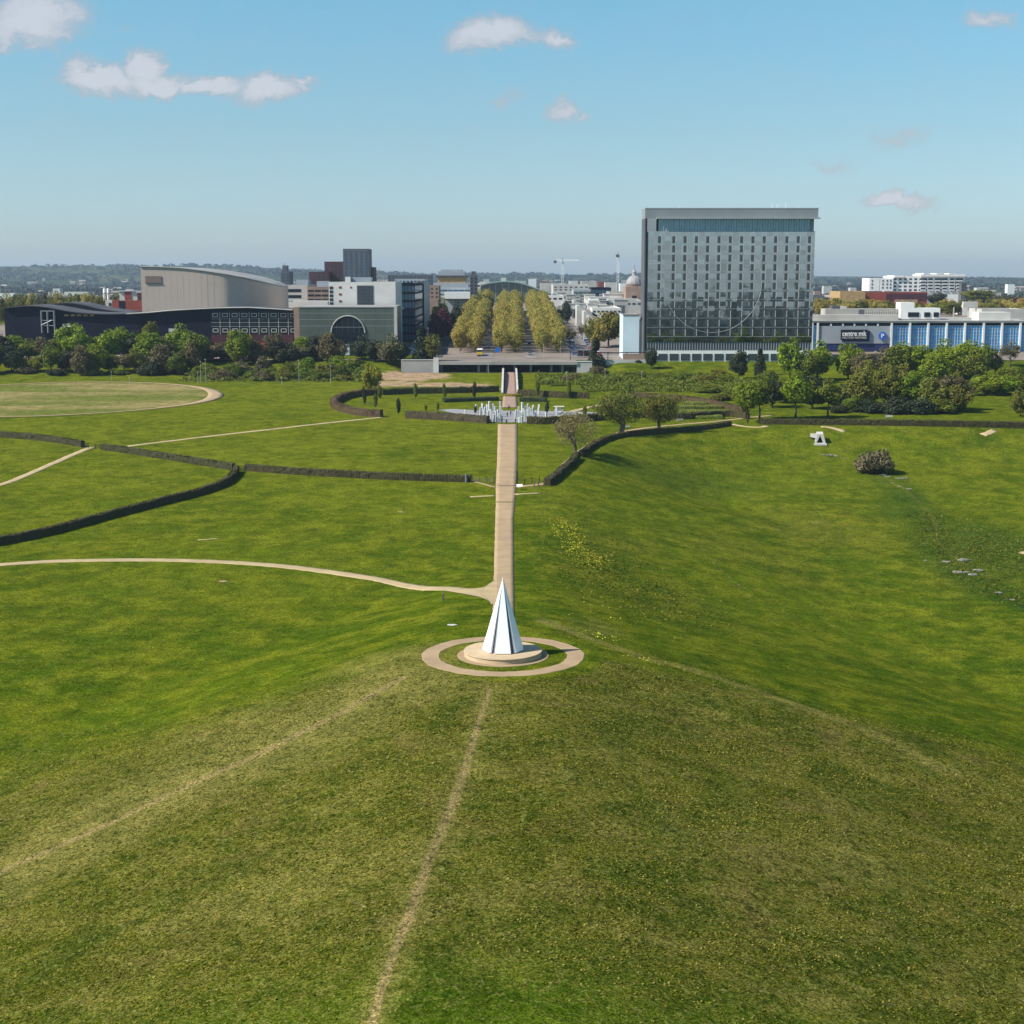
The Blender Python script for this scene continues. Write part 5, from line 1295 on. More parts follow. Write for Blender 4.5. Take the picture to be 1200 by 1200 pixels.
# ------------------------------------------------------------------ green gallery with the arched window
Dn=733.0
x0,x1=xat(351,Dn,25),xat(462,Dn,25); zb=12.4; zt=zat(359.5,Dn)
gg=thing('green_gallery',((x0+x1)/2,Dn,zb),'green-grey panelled gallery block with a large dark half-round window','building')
bx('wall',gg,x0,x1,Dn,Dn+45,zb,zt-.4,M['greengl']); bx('roof',gg,x0-.2,x1+.2,Dn-.2,Dn+45.2,zt-.4,zt,M['roofgrey'])
bx('pink_wall',gg,xat(344.5,Dn,25),x0,Dn+.2,Dn+40,zb,zt-.2,M['pinkbrick']); bx('corner_column',gg,x1,xat(465.5,Dn,25),Dn-.3,Dn+2,zb,zat(358.5,Dn),M['palec'])
c0=xat(408,Dn,25); zc=zat(390,Dn); rr0=19.6/FPX*Dn; zc0=zat(390,Dn)
poly=[(c0+rr0*cos(t_)-gg.location[0],zc0+rr0*sin(t_)-zb) for t_ in np.linspace(0,pi,40)]
m_=MB(); m_.prism(list(reversed(poly)),-.12,.05); aw=m_.build('arched_window',M['glassd'],gg)
m_=MB(); m_.tube([(p[0]*1.0,-.25,p[1]) for p in poly],.30,6); m_.build('arch_frame',M['palec'],aw)
for i in range(1,6):
    x=c0-rr0+2*rr0*i/6; h_=math.sqrt(max(0,rr0**2-(x-c0)**2)); bx('glazing_bar',aw,x-.06,x+.06,Dn-.2,Dn-.12,zc0,zc0+h_,M['greycl'],tuple(gg.location))
bx('glazing_bar',gg,c0-rr0*.93,c0+rr0*.93,Dn-.26,Dn-.20,zc0+2.6,zc0+2.75,M['steel'])
bx('lower_glass',gg,c0-rr0,c0+rr0,Dn-.12,Dn+.02,zat(403,Dn),zc0,M['glassd']); bx('door',gg,xat(404,Dn,25),xat(409.5,Dn,25),Dn-.5,Dn-.15,zat(416,Dn),zat(403.5,Dn),M['screen'])
for py in (367,374.5,382): bx('panel_line',gg,x0,x1,Dn-.05,Dn+.01,zat(py+.2,Dn),zat(py-.15,Dn),M['steel']) if py<390 else 0
for i in range(1,10): x=x0+(x1-x0)*i/10; bx('panel_line',gg,x-.05,x+.05,Dn-.04,Dn+.01,zat(400,Dn),zt-.5,M['greycl']) if abs(x-c0)>rr0 else 0

# ------------------------------------------------------------------ white offices and the glass wing
wo,B=building('white_office','white rendered office block with a gridded window bay above the green gallery',386,464,330.5,780,45,'white_render',bottom=360)
wins(wo,B,1,5,.8,.7,x0=386.5,x1=391.5,z0=335,z1=358)
for py in (336.8,345,353): pbox(wo,'window',397.8,401,py-1.2,py+1.2,780,'brick',.05,.12)
pbox(wo,'window',411,413,335.8,337.8,780,'brick',.05,.12)
pbox(wo,'bay',419,438,334.5,360,780,'greycl',.05,.2); wins(wo,B,5,7,.8,.75,x0=419.5,x1=437.5,z0=335,z1=360,mat='glassm',t=.3)
pbox(wo,'plant_room',412,436,325,330.5,790,'greyp',8,0); pbox(wo,'chimney_stack',405.5,411.5,324.5,331,786,'white_render',4,0)
for px in (443,446,449,453): pbox(wo,'roof_unit',px,px+2,327.5,330.5,800,'rooflight',2,0)
gw,B=building('glass_office','long dark blue glass office wing beside the white block',470.5,486.5,331.5,830,150,'navy')
wins(gw,B,14,7,.82,.75,z0=334,z1=400,mat='glassb',face='right'); wins(gw,B,4,7,.8,.7,z0=334,z1=400,mat='glassb')
st_,B2=building('stair_tower','grey stone stair tower with square windows at the end of the glass wing',484.5,497,331,905,60,'greyp')
wins(st_,B2,1,7,.42,.30,x0=485,x1=492,z0=333,z1=390,mat='glassd'); bx('dark_corner',st_,xat(491.5,905,25),B2['x1']+.05,904.85,905.1,B2['zb'],B2['zt']-1,M['navy'])
cn=thing('canopy',(xat(478,820),820,30),'thin pale sloping canopy across the side of the glass wing','canopy')
m_=MB(); xa=xat(464.5,815,25)-cn.location[0]; xb=xat(489,900,25)-cn.location[0]
za=zat(363.5,815)-30; zc_=zat(357.5,900)-30
m_.add([(xa,-5,za),(xb,80,zc_),(xb+1,80,zc_),(xa+2.5,-5,za)]+[(xa,-5,za+.8),(xb,80,zc_+.8),(xb+1,80,zc_+.8),(xa+2.5,-5,za+.8)],[(0,1,2,3),(7,6,5,4),(0,4,5,1),(1,5,6,2),(2,6,7,3),(3,7,4,0)]); m_.build('deck',M['palec'],cn)
for kx,ky,kz in ((xa+1.2,-3,za),(xb+.3,78,zc_)): m_=MB(); m_.tube([(kx,ky,14-30),(kx,ky,kz)],.3,6); m_.build('column',M['palec'],cn)

def simple(name,label,px0,px1,pyt,D,depth,mat,cols_=0,rows_=0,z0=None,z1=None,wf=.6,hf=.5,wm='glassd',roof='roofgrey',cat='building',group=None,extra=()):
    th,B=building(name,label,px0,px1,pyt,D,depth,mat,cat,group,roof)
    if cols_: wins(th,B,cols_,rows_,wf,hf,z0=z0 if z0 else pyt+1,z1=z1 if z1 else pyt+rows_*5,mat=wm)
    for (nm,a,c,e,f,mt,dd,dp) in extra: bx(nm,th,xat(a,D+dd,25),xat(c,D+dd,25),D+dd,D+dd+dp,zat(f,D+dd),zat(e,D+dd),M[mt])
    return th,B
simple('grey_tower','tall grey brick tower with vertical dark window bays',403,433,291.5,1300,28,'greycl',5,9,294,329,.45,.78,'glassb')
simple('maroon_block','dark maroon apartment block joined to the left of the grey tower',381,403.5,306.5,1310,30,'maroon',5,6,308,329,.5,.55,'glassm')
simple('maroon_block','lower maroon block stepping down left of the taller one',363,386,318.5,1290,30,'maroon',4,3,320,333,.5,.5,'glassm')
simple('maroon_block','small maroon block showing right of the grey tower',432.8,438,313,1320,30,'maroon',1,4,315,328,.5,.5,'glassm')
simple('low_office','pale office with ribbon windows left of the white block',361,385.5,336,900,40,'pinkbrick',3,3,338,354,.85,.35,'glassd',extra=(('plant_room',372,386,329.5,336,'greyp',12,10),))
simple('low_office','bluish white office with two ribbon windows beside the theatre hall',331,361,334,930,40,'palec',1,2,337,351,.5,.5,'glassd',extra=(('plant_room',348,362,328,334,'greyp',12,10),('blue_front',331,352,353,357,'screen',-.5,.5)))
simple('flat_roof_hall','long white flat-roofed base in front of the pale offices',331,384.5,353.5,850,40,'white_render',0,0)
simple('dark_tower','small dark stepped tower behind the theatre hall',330,340,318,1150,20,'greycl',2,3,320,330,.6,.5,'glassb',extra=(('top_storey',332,337.5,311,318,'greycl',3,8),('mast',334,334.8,308,312,'steel',5,1)))
# red block and silos
rb_,B=simple('red_block','red and white boxy building between the gallery roof and the theatre hall',132,167,352,960,30,'brick',0,0,extra=(('upper_storey',141,166,341.5,352,'palec',2,20),('red_panel',147,155,341.8,351.5,'brick',1.7,1),('red_panel',162,167,343,352,'maroon',1.7,1),('white_panel',124.5,132,352,360,'palec',.5,8),('opening',128,131,355,358.5,'black',.2,.5),('roof_slab',139,158,340.5,341.6,'steel',1,22),('dark_bay',140,147,353,362,'navy',-.2,1)))
for px in (123.3,127.7):
    q=(xat(px,985,30),985); th=thing('steel_silo',(q[0],q[1],zat(352,985)-12),'shiny white vertical flue, %s of the pair left of the red building'%('left' if px<125 else 'right'),'flue','pair of white flues')
    zz=zat(338,985)-th.location[2]; m_=MB(); m_.lathe([(.9,0),(.9,zz-.6),(.75,zz-.3),(.75,zz)],12); m_.build('flue',M['white'],th,smooth=True); m_=MB(); m_.lathe([(1.15,zz*.82),(1.15,zz*.86)],12); m_.build('collar',M['steel'],th)
# clutter left of avenue
simple('office_block','dark low-rise office cluster right of the glass wing',455,505,322,1420,40,'greycl',12,2,323,331,.5,.5,'glassb')
simple('office_block','pale block with blue glass above the white office',463,498,327,1150,40,'greyp',8,1,328,333,.6,.6,'glassb')
simple('brick_office','pale pink brick office with small square windows by the avenue',498,514.5,334.5,1010,25,'pinkbrick',3,3,336,350,.3,.35,'maroon')
to,B=building('tiered_office','tiered glass and steel office with a pale pavilion on top',512,551,337,1060,35,'greyp')
wins(to,B,6,3,.9,.35,z0=338,z1=352,mat='glassb')
for (a,c,e,f,mt,dd) in ((508,549,331.5,337,'greyp',3),(513,546,325,331.5,'orange',6),(511,549,322.8,325,'roofdark',5),(514,545,318,322.8,'greyp',7),(517,542,316,318,'steel',8)):
    bx('upper_storey',to,xat(a,1060+dd,25),xat(c,1060+dd,25),1060+dd,1085,zat(f,1060+dd),zat(e,1060+dd),M[mt])
bx('white_base',to,xat(521,1055,25),xat(552,1055,25),1052,1060,zat(350,1055),zat(343,1055),M['white'])
simple('dark_column_building','narrow dark tower with an irregular top beside the tiered office',551,559.5,322,1050,12,'greycl',2,5,324,345,.4,.5,'black',extra=(('top_storey',552.5,557.5,318,322,'greycl',2,6),))
simple('low_block','small white block left of the arched hall',555,563,332,1400,30,'white_render',2,1,333,337)
# arched hall
Da=1480.0
prof=[(556,338),(565,334.5),(575,332.2),(588,330.6),(600,330.8),(612,333),(624,337),(636,341.5),(650,346),(664,347.5)]
ah=thing('arched_hall',(xat(600,Da,30),Da,25),'wide hall with a low curved green-grey roof at the end of the avenue','building')
pp=[(xat(a,Da,30)-ah.location[0],zat(c,Da)-25) for a,c in prof]
P2=smooth_pl(pp,2); poly=[(p[0],p[1]) for p in P2]+[(P2[-1][0],-5),(P2[0][0],-5)]
m_=MB(); m_.prism(poly,0,90); m_.build('glass_gable',M['greengl'],ah)
V=[]
for p in P2: V+=[(p[0],-3,p[1]),(p[0],-3,p[1]+.9),(p[0],92,p[1]+.9),(p[0],92,p[1])]
n=len(P2); mobj('roof',mesh_np('roof',V,[f for i in range(n-1) for f in ((i*4,i*4+4,i*4+5,i*4+1),(i*4+1,i*4+5,i*4+6,i*4+2),(i*4,i*4+3,i*4+7,i*4+4))],M['greenroof']),ah)
for i in range(9): px=566+i*7.5; x=xat(px,Da,30); bx('mullion',ah,x-.25,x+.25,Da-.4,Da-.1,22,zat(float(np.interp(px,[p[0] for p in prof],[p[1] for p in prof]))+1,Da),M['steel'])
# right of the avenue: shopping centre sprawl
simple('mall_block','white low building with dark openings right of the avenue top',634,660,346.5,1250,50,'white_render',4,1,348,352,.6,.5)
simple('mall_block','broad pale-roofed block behind the striped roofs',648,690,333.5,1420,60,'palec',7,2,335,341,.5,.4,'glassm','rooflight')
simple('mall_block','grey-green gridded block left of the dark glass block',672,693,339.5,1210,40,'greyp',4,2,341,349,.8,.6,'greengl','rooflight')
simple('mall_block','dark blue glass block in the middle of the shopping centre',693,716,337,1205,40,'navy',6,2,339,350,.85,.7,'glassb','rooflight')
simple('mall_block','grey concrete block with fine horizontal louvres',714,736,342,1150,40,'concrete',2,5,343,360,.9,.35,'greycl','rooflight')
simple('mall_block','stone block with a dark vertical window below the dome',733,753,336,1120,30,'pinkbrick',1,1,346,357,.25,.9,'glassd','rooflight')
simple('mall_block','long flat pale roof in front of the dome',690,752,352,1060,60,'palec',10,1,354,358,.6,.5,'glassm','rooflight')
simple('mall_block','wide pale flat roof between the striped roofs and the broad green tree',694,728,361,960,70,'white_render',7,1,363,367,.6,.5,'glassm','rooflight')
simple('car_deck','long low car deck with a grey parapet right of the avenue',668,726,356,1100,30,'concrete',9,1,358,361,.7,.5,'black','rooflight')
# saw-tooth glass roofs
for k,(a,c,py,D_) in enumerate(((672,692,352,1010),(676,700,358,960),(684,706,365,910),(690,712,371,870))):
    x_a,x_b=xat(a,D_,25),xat(c,D_,25); z_t=zat(py,D_); z_b=zf(x_a,D_)
    th=thing('saw_tooth_roof',(x_a,D_,z_b),'striped pale saw-tooth roof, %s of four stepping towards the viewer'%nth(k),'building','striped saw-tooth roofs')
    W=x_b-x_a; Hh=z_t-z_b
    m_=MB(); m_.prism([(0,0),(W,0),(W,Hh*.55),(W*.15,Hh),(0,Hh)],0,25); m_.build('wall',M['palec'],th)
    for i in range(9):
        t0_,t1_=(i+.2)/9,(i+.65)/9; m_=MB()
        f=lambda t_:(W*(.15+.85*t_),Hh*(1-.45*t_)+.06)
        p,q_=f(t0_),f(t1_); m_.add([(p[0],-.2,p[1]),(q_[0],-.2,q_[1]),(q_[0],25.2,q_[1]),(p[0],25.2,p[1])]+[(p[0],-.2,p[1]+.2),(q_[0],-.2,q_[1]+.2),(q_[0],25.2,q_[1]+.2),(p[0],25.2,p[1]+.2)],[(3,2,1,0),(4,5,6,7),(0,1,5,4),(1,2,6,5),(2,3,7,6),(3,0,4,7)]); m_.build('roof_strip',M['roofdark'],th)
# dome
Dd=1400.0; cx=xat(743,Dd,35); zbd=zat(334,Dd); r0=9.2/FPX*Dd
dm=thing('domed_church',(cx,Dd,zf(cx,Dd)),'grey ribbed church dome with a lantern and spire beside the hotel','church')
zo=dm.location[2]
m_=MB(); m_.lathe([(r0*1.05,0),(r0*1.05,zbd-zo),(r0*1.1,zbd-zo),(r0*1.1,zbd-zo+.6)],24); m_.build('drum',M['pinkbrick'],dm)
m_=MB(); hd=zat(323.5,Dd)-zbd; m_.lathe([(r0*cos(a),zbd-zo+.6+hd*sin(a)) for a in np.linspace(0,1.4,14)],32); dmo=m_.build('dome',M['domeg'],dm,smooth=True)
for k_ in range(12):
    a=2*pi*k_/12; m_=MB(); m_.tube([(r0*1.01*cos(t_)*cos(a),r0*1.01*cos(t_)*sin(a),zbd-zo+.6+hd*1.01*sin(t_)) for t_ in np.linspace(0,1.4,10)],.13,4); m_.build('rib',M['palec'],dmo)
m_=MB(); zl=zat(323,Dd)-zo; zs=zat(308.5,Dd)-zo; m_.lathe([(1.9,zl-.8),(1.9,zl+3),(2.3,zl+3.2),(1.2,zl+4.6),(.5,zl+5.4),(.12,zs)],10); m_.build('spire',M['domeg'],dm)
# cranes
def crane(px,pyt,D_,label,jib):
    x=xat(px,D_,40); z0=zf(x,D_); zt_=zat(pyt,D_)-z0; th=thing('tower_crane',(x,D_,z0),label,'crane')
    m_=MB(); w=.9
    for sx in (-w,w):
        for sy in (-w,w): m_.box(sx-.14,sx+.14,sy-.14,sy+.14,0,zt_)
    z=0;s=1
    while z<zt_-2:
        m_.tube([(-w*s,-w,z),(w*s,-w,z+2)],.10,4); m_.tube([(w,-w*s,z),(w,w*s,z+2)],.10,4); z+=2; s=-s
    m_.build('mast',M['white'],th)
    m_=MB(); j0,j1,ang_=jib
    for dz in (0,1.3): m_.tube([(j0*cos(ang_),j0*sin(ang_),zt_+dz),(j1*cos(ang_),j1*sin(ang_),zt_+dz*.5+.2)],.28,5)
    k_=j0
    while k_<j1-2: m_.tube([(k_*cos(ang_),k_*sin(ang_),zt_),((k_+1.2)*cos(ang_),(k_+1.2)*sin(ang_),zt_+1.2)],.12,4); m_.tube([((k_+1.2)*cos(ang_),(k_+1.2)*sin(ang_),zt_+1.2),((k_+2.4)*cos(ang_),(k_+2.4)*sin(ang_),zt_)],.12,4); k_+=2.4
    m_.build('jib',M['white'],th)
    m_=MB(); m_.box(j0*cos(ang_)-1.8,j0*cos(ang_)+1.0,j0*sin(ang_)-1,j0*sin(ang_)+1,zt_-2.0,zt_+.6); m_.build('counterweight',M['greycl'],th)
    m_=MB(); m_.box(-.8,1.4,-1.6,-.2,zt_-2.6,zt_-.3); m_.build('cab',M['greyp'],th)
    m_=MB(); m_.tube([(0,0,zt_),(0,0,zt_+3.0)],.3,5); m_.build('apex',M['greycl'],th)
crane(659,306,1550,'white tower crane with its jib pointing right, left of the two cranes',(-7,17,0))
crane(724,299,1500,'white tower crane seen end-on near the dome',(-6,16,1.45))
# pale screen building right of the street
Ds=712.0
sb,B=building('panel_building','pale blue-white panelled block just left of the hotel',730,749,369,Ds,22,'screen',roof='pinkbrick')
bx('brown_edge',sb,B['x0']-.2,B['x1']+1.5,Ds-.25,Ds+.5,B['zt']-.1,B['zt']+.35,M['pinkbrick']); bx('side_screen',sb,B['x1'],B['x1']+1.5,Ds,Ds+20,B['zb'],B['zt']-2.5,M['greycl'])

# ------------------------------------------------------------------ car park with blue panels and sign
Dc=762.0
cx0,cx1=xat(950,Dc,30),xat(1212,Dc,30); zb=zf(cx0,Dc)-.5; zt=zat(376.5,Dc)
cp=thing('car_park',((cx0+cx1)/2,Dc+30,zb),'long white-framed shopping centre car park with blue glazed panels','car park')
bx('core_wall',cp,cx0,cx1,Dc+1.2,Dc+58,zb,zt-.8,M['navy'])
bx('roof',cp,cx0-.5,cx1+.5,Dc-.6,Dc+60,zt-.8,zt+.2,M['rooflight'])
for px0,px1,D2,py in ((952,1200,Dc+20,372.5),):
    pass
cols_=[952,958.5,1045,1066.5,1088,1109.5,1131,1153,1174.5,1196]
for px in cols_: bx('column',cp,xat(px-1.1,Dc,30),xat(px+1.1,Dc,30),Dc-.8,Dc+.6,zb,zt-.8,M['white'])
spans=[(950,952)]+[(cols_[i],cols_[i+1]) for i in range(len(cols_)-1)]+[(1196,1212)]
for (a,c) in spans:
    if a==958.5: continue
    if c-a<4: continue
    z1_,z0_=zat(381.5,Dc),zat(411 if a<1150 else 413,Dc)
    nx_=max(1,int((c-a-2.4)/3.0)); nz_=8
    xa,xb=xat(a+1.2,Dc,30),xat(c-1.2,Dc,30)
    bx('blue_panel',cp,xa,xb,Dc+.3,Dc+.5,z0_,z1_,M['bluep'])
    for i in range(1,nx_+0): x=xa+(xb-xa)*i/nx_; bx('glazing_bar',cp,x-.08,x+.08,Dc+.05,Dc+.3,z0_,z1_,M['palec'])
    for j in range(nz_+1): z=z0_+(z1_-z0_)*j/nz_; bx('glazing_rail',cp,xa,xb,Dc+.12,Dc+.34,z-.07,z+.07,M['palec'])
    bx('ground_opening',cp,xa,xb,Dc+.4,Dc+.6,zat(424,Dc),z0_-.2,M['black'] if a<1130 else M['concrete'])
bx('grey_panel',cp,xat(959.6,Dc,30),xat(1043.8,Dc,30),Dc-.3,Dc+.2,zat(402.5,Dc),zat(382,Dc),M['greyp'])
bx('vent_slot',cp,xat(959.6,Dc,30),xat(1043.8,Dc,30),Dc+.3,Dc+.5,zat(381.9,Dc),zat(379.6,Dc),M['black'])
for px in (973,987,1000.5,1014,1028): bx('bracket',cp,xat(px,Dc,30),xat(px+1.8,Dc,30),Dc-.4,Dc+.3,zat(382,Dc),zat(379,Dc),M['white'])
bx('indigo_band',cp,xat(959.6,Dc,30),xat(1043.8,Dc,30),Dc-.1,Dc+.3,zat(411,Dc),zat(402.5,Dc),M['indigo'])
bx('entrance_opening',cp,xat(1004,Dc,30),xat(1030,Dc,30),Dc-.2,Dc+.1,zat(422,Dc),zat(411,Dc),M['black']); bx('entrance_pillar',cp,xat(1026,Dc,30),xat(1028,Dc,30),Dc-.7,Dc-.2,zat(422,Dc),zat(411,Dc),M['greyp'])
# sign: dark board with two lines of lettering
def text(body,size,mat,parent,x,y,z,ext=.05,bold=.0,align='LEFT',name='lettering',width=None):
    cu=bpy.data.curves.new(name,'FONT'); cu.body=body; cu.size=size; cu.extrude=ext; cu.offset=bold; cu.align_x=align; cu.materials.append(mat)
    o=bpy.data.objects.new(name,cu); COL.objects.link(o); bpy.context.view_layer.update()
    if width: s=width/max(o.dimensions[0],.01); o.scale=(s,1,1)
    me_=bpy.data.meshes.new_from_object(o); sc_=tuple(o.scale); bpy.data.objects.remove(o); bpy.data.curves.remove(cu); o=mobj(name,me_,parent); o.scale=sc_
    o.location=(x-parent.location[0],y-parent.location[1],z-parent.location[2]); o.rotation_euler=(pi/2,0,0); return o
sg=thing('shopping_centre_sign',(xat(1001,Dc,30),Dc-.6,zat(398,Dc)),'black sign board with white centre:mk lettering on the grey car park panel','sign')
bx('board',sg,xat(985.3,Dc,30),xat(1017,Dc,30),Dc-1.3,Dc-.9,zat(398.2,Dc),zat(386.3,Dc),M['signk'])
bx('backing_plate',sg,xat(987,Dc,30),xat(1019.5,Dc,30),Dc-.75,Dc-.4,zat(400.2,Dc),zat(387.6,Dc),M['indigo'])
wd=xat(1015.3,Dc,30)-xat(986.8,Dc,30)
text('centre',3.4,M['signw'],sg,xat(986.8,Dc,30),Dc-1.36,zat(393.4,Dc),.04,.07,width=wd*.60)
text(':',3.4,M['signg'],sg,xat(986.8,Dc,30)+wd*.615,Dc-1.36,zat(393.4,Dc),.04,.07)
text('mk',3.4,M['signw'],sg,xat(986.8,Dc,30)+wd*.68,Dc-1.36,zat(393.4,Dc),.04,.07,width=wd*.32)
text('MILTON KEYNES',1.35,M['signg'],sg,xat(986.8,Dc,30),Dc-1.36,zat(396.6,Dc),.03,.04,width=wd)
ps=thing('parking_sign',(xat(1034.5,Dc,30),Dc-.6,zat(393.5,Dc)),'round blue parking sign with a white P right of the black sign board','sign')
m_=MB(); rp_=4.7/FPX*Dc; m_.prism([(rp_*cos(a),rp_*sin(a)) for a in np.linspace(0,-2*pi,41)[:-1]],-.5,-.1); m_.build('disc',M['signb'],ps)
text('P',3.1,M['signw'],ps,ps.location[0]-.1,Dc-1.18,ps.location[2]-1.05,.05,.06,align='CENTER')
# rooftop pieces of the car park
for (nm,a,c,e,f,mt,dd,dp) in (('plant_block',967,1052,362,374,'concrete',22,12),('roof_deck',950,1053,369,376,'rooflight',14,8),('white_penthouse',1055,1071,354.5,374,'white',18,10),('white_penthouse',1071,1101.5,361,374,'white',18,10),('white_penthouse',1147,1184,366,378,'white_render',3,12),
        ('plant_window',1064,1077,366,371.5,'glassd',17.7,.4),('plant_window',1083,1090,366,371.5,'glassd',17.7,.4),('plant_window',1094,1100,366,371.5,'glassd',17.7,.4),('roof_deck',1103,1212,373.5,378,'concrete',26,10),('plant_unit',975,983,358,362,'greycl',24,6),('plant_unit',984,992,359,363,'palec',24,6),('louvre_bank',1006,1012,363,371,'greycl',21.5,.6)):
    Dq=Dc+dd; bx(nm,cp,xat(a,Dq,30),xat(c,Dq,30),Dq,Dq+dp,zat(f,Dq),zat(e,Dq),M[mt])
for i in range(16): px=1013+i*2.6; Dq=Dc+21.6; bx('louvre_post',cp,xat(px,Dq,30),xat(px+1.1,Dq,30),Dq,Dq+.3,zat(371,Dq),zat(364,Dq),M['palec'])
for px in (1117,1134,1143): Dq=Dc+30; bx('roof_mast',cp,xat(px,Dq,30),xat(px+1,Dq,30),Dq,Dq+.5,zat(376,Dq),zat(360,Dq),M['palec'])
Dq=Dc+30; bx('roof_sign_box',cp,xat(1128,Dq,30),xat(1145,Dq,30),Dq-.4,Dq+2,zat(360.5,Dq),zat(353.5,Dq),M['palec'])
bx('side_railing',cp,xat(950,Dc,30),xat(1212,Dc,30),Dc-.9,Dc-.75,zat(376.4,Dc),zat(375.3,Dc),M['palec'])
# behind the car park
simple('brick_warehouse','long dark red flat-roofed building in front of the white apartments',1013,1086,342.5,1250,50,'brick',0,0,roof='roofdark',extra=(('dark_front',1038,1086,344,351.5,'maroon',-.4,.4),('pink_base',1048,1075,351,355,'pinkbrick',-.7,.4)))
simple('cream_warehouse','cream low building at the left end of the dark red one',984,1013.5,341.5,1240,40,'orange',0,0,roof='pinkbrick')
wa,B=building('white_apartments','long white stepped apartment block on the right skyline',1045,1129,323.5,1550,40,'white')
wins(wa,B,14,4,.55,.5,z0=325,z1=342,mat='glassm')
for (a,c,e,f) in ((1017,1029,326,341),(1029.5,1045,326,341),(1046,1057,322.8,325),(1077,1129,321.2,324),(1080,1088,320.2,322),(1095,1104,320.2,322),(1110,1117,320.4,322)):
    bx('upper_block',wa,xat(a,1552,30),xat(c,1552,30),1548,1580,zat(f,1552),zat(e,1552),M['white'])
for i in range(6):
    pbox(wa,'balcony_recess',1078.5+i*8.4,1083.5+i*8.4,326,341,1550,'glassm',.05,.3)
    for j in range(4): pbox(wa,'balcony',1078+i*8.4,1084+i*8.4,328.6+j*3.6,329.8+j*3.6,1550,'white',.05,1.2)
for px in (1020.5,1033,1038,1042):
    for py in (329,333,337): pbox(wa,'window',px,px+1.4,py-1,py+1,1548,'glassm',.05,.3)
simple('grey_apartments','grey scaffolded end block right of the white apartments',1126,1132,331,1540,30,'greycl',2,3,333,341,.5,.5)
simple('pink_block','small pinkish block left of the white apartments',1086,1110,344.5,1330,40,'concrete')
for i,(a,c,py,D_,mt) in enumerate(((952,966,346,1700,'greycl'),(1150,1200,362,1000,'palec'),(1128,1134,357,1100,'white_render'),(1180,1200,349,1500,'brick'))):
    simple('far_block','%s low block at the right side of the city'%['dark grey','long pale grey','small white','dull red'][i],a,c,py,D_,30,mt)
# far scattered roofs
g=np.random.default_rng(21); i=0
far=[(12,340.5,22,'white'),(75,339.5,40,'white'),(30,341.5,14,'rooflight'),(45,315,3,'white'),(205,0,0,'')]
fl=[(8,343.6,18,'white',1500),(38,344.2,12,'palec',1600),(80,342.2,46,'white_render',1500),(66,335,8,'white_render',2600),(108,347.5,26,'pinkbrick',1300),(452,325.5,12,'palec',1900),(474,323,14,'greyp',2000),(300,326,12,'palec',2600),(308,324.5,10,'rooflight',2800),(566,327,8,'white_render',2200),(624,323.5,9,'white',2600),(640,327,12,'brick',2200),(655,328.5,16,'palec',1900),(672,326,10,'white_render',2100),(690,329.5,18,'rooflight',1800),(706,327,10,'brick',2300),(716,331,14,'palec',1700),(570,324,7,'palec',2800),(640,331.5,14,'rooflight',1650),(612,326,9,'rooflight',2400),(730,329,7,'white',1900),(958,335,12,'pinkbrick',2500),(970,329,16,'palec',3200),(1000,331,12,'palec',3000),(1150,331,18,'palec',2800),(1185,327,14,'white',3400),(1170,337,12,'rooflight',2300),(1005,338.5,9,'white_render',1900),(590,322.5,6,'white_render',3200),(605,329,6,'white',2000)]
for i,(px,py,w,mt,D_) in enumerate(sorted(fl)):
    if D_>=1900: py+=3.2
    if px>940: py+=3; w*=.6
    th,B=building('distant_building','small far-off building, %s from the left among those on the plain'%nth(i),px-w/2,px+w/2,py,D_,18,mt,group='far-off buildings on the plain')
# rooftop clutter over the mall: separate small rooflights
g=np.random.default_rng(3)
for i in range(46):
    D_=g.uniform(960,1400); px=g.uniform(655,750); zt_=g.uniform(27,33)
    x=xat(px,D_,30); z0=zf(x,D_); w=g.uniform(2,7); mt=g.choice(['white_render','palec','rooflight','greyp','concrete','white'])
    th=thing('roof_unit',(x,D_,z0),'pale shop unit roof box, %s of the scatter right of the avenue'%nth(i),'rooftop','pale roof boxes of the shopping centre')
    bx('unit_wall',th,x-w,x+w,D_,D_+w*1.6,z0,z0+zt_-19,M[str(mt)]); bx('unit_cap',th,x-w-.3,x+w+.3,D_-.3,D_+w*1.6+.3,z0+zt_-19,z0+zt_-18.4,M['rooflight'])
    bx('unit_opening',th,x-w*.6,x+w*.5,D_-.1,D_+.1,z0+(zt_-19)*.35,z0+(zt_-19)*.75,M['greycl'])

# ------------------------------------------------------------------ bridge over the cutting
br=thing('road_bridge',(0,690,12),'low white-edged concrete road bridge on square piers behind the ramp','bridge')
xa,xb=xat(512,684),xat(677,684); zd=zat(424.5,684)
bx('deck',br,xa,xb,684,712,zd-1.0,zd-.1,M['pave']); bx('parapet',br,xa,xb,683.6,684,zd-1.1,zd+.15,M['concrete'])
bx('handrail',br,xa,xb,683.7,683.85,zd+.95,zd+1.05,M['steel'])
for i in range(40): x=xa+(xb-xa)*(i+.5)/40; bx('baluster',br,x-.04,x+.04,683.7,683.85,zd+.35,zd+.95,M['steel'])
for px in (561,571.5,603,622,646,659): bx('pier',br,xat(px,690)-.55,xat(px,690)+.55,688,696,7.5,zd-1.0,M['concrete'])
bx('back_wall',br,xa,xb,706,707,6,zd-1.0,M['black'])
bx('abutment',br,xat(513,686),xat(519,686),684.5,712,7,zd-1.0,M['roofdark']); bx('tan_wall',br,xat(655,700),xat(674,700),699,700,7.5,zd-1.0,M['orange'])
lw=thing('retaining_wall',(xat(496,684),684,11),'pale retaining wall left of the bridge','wall'); xw0,xw1=xat(470,684),xat(514,684)
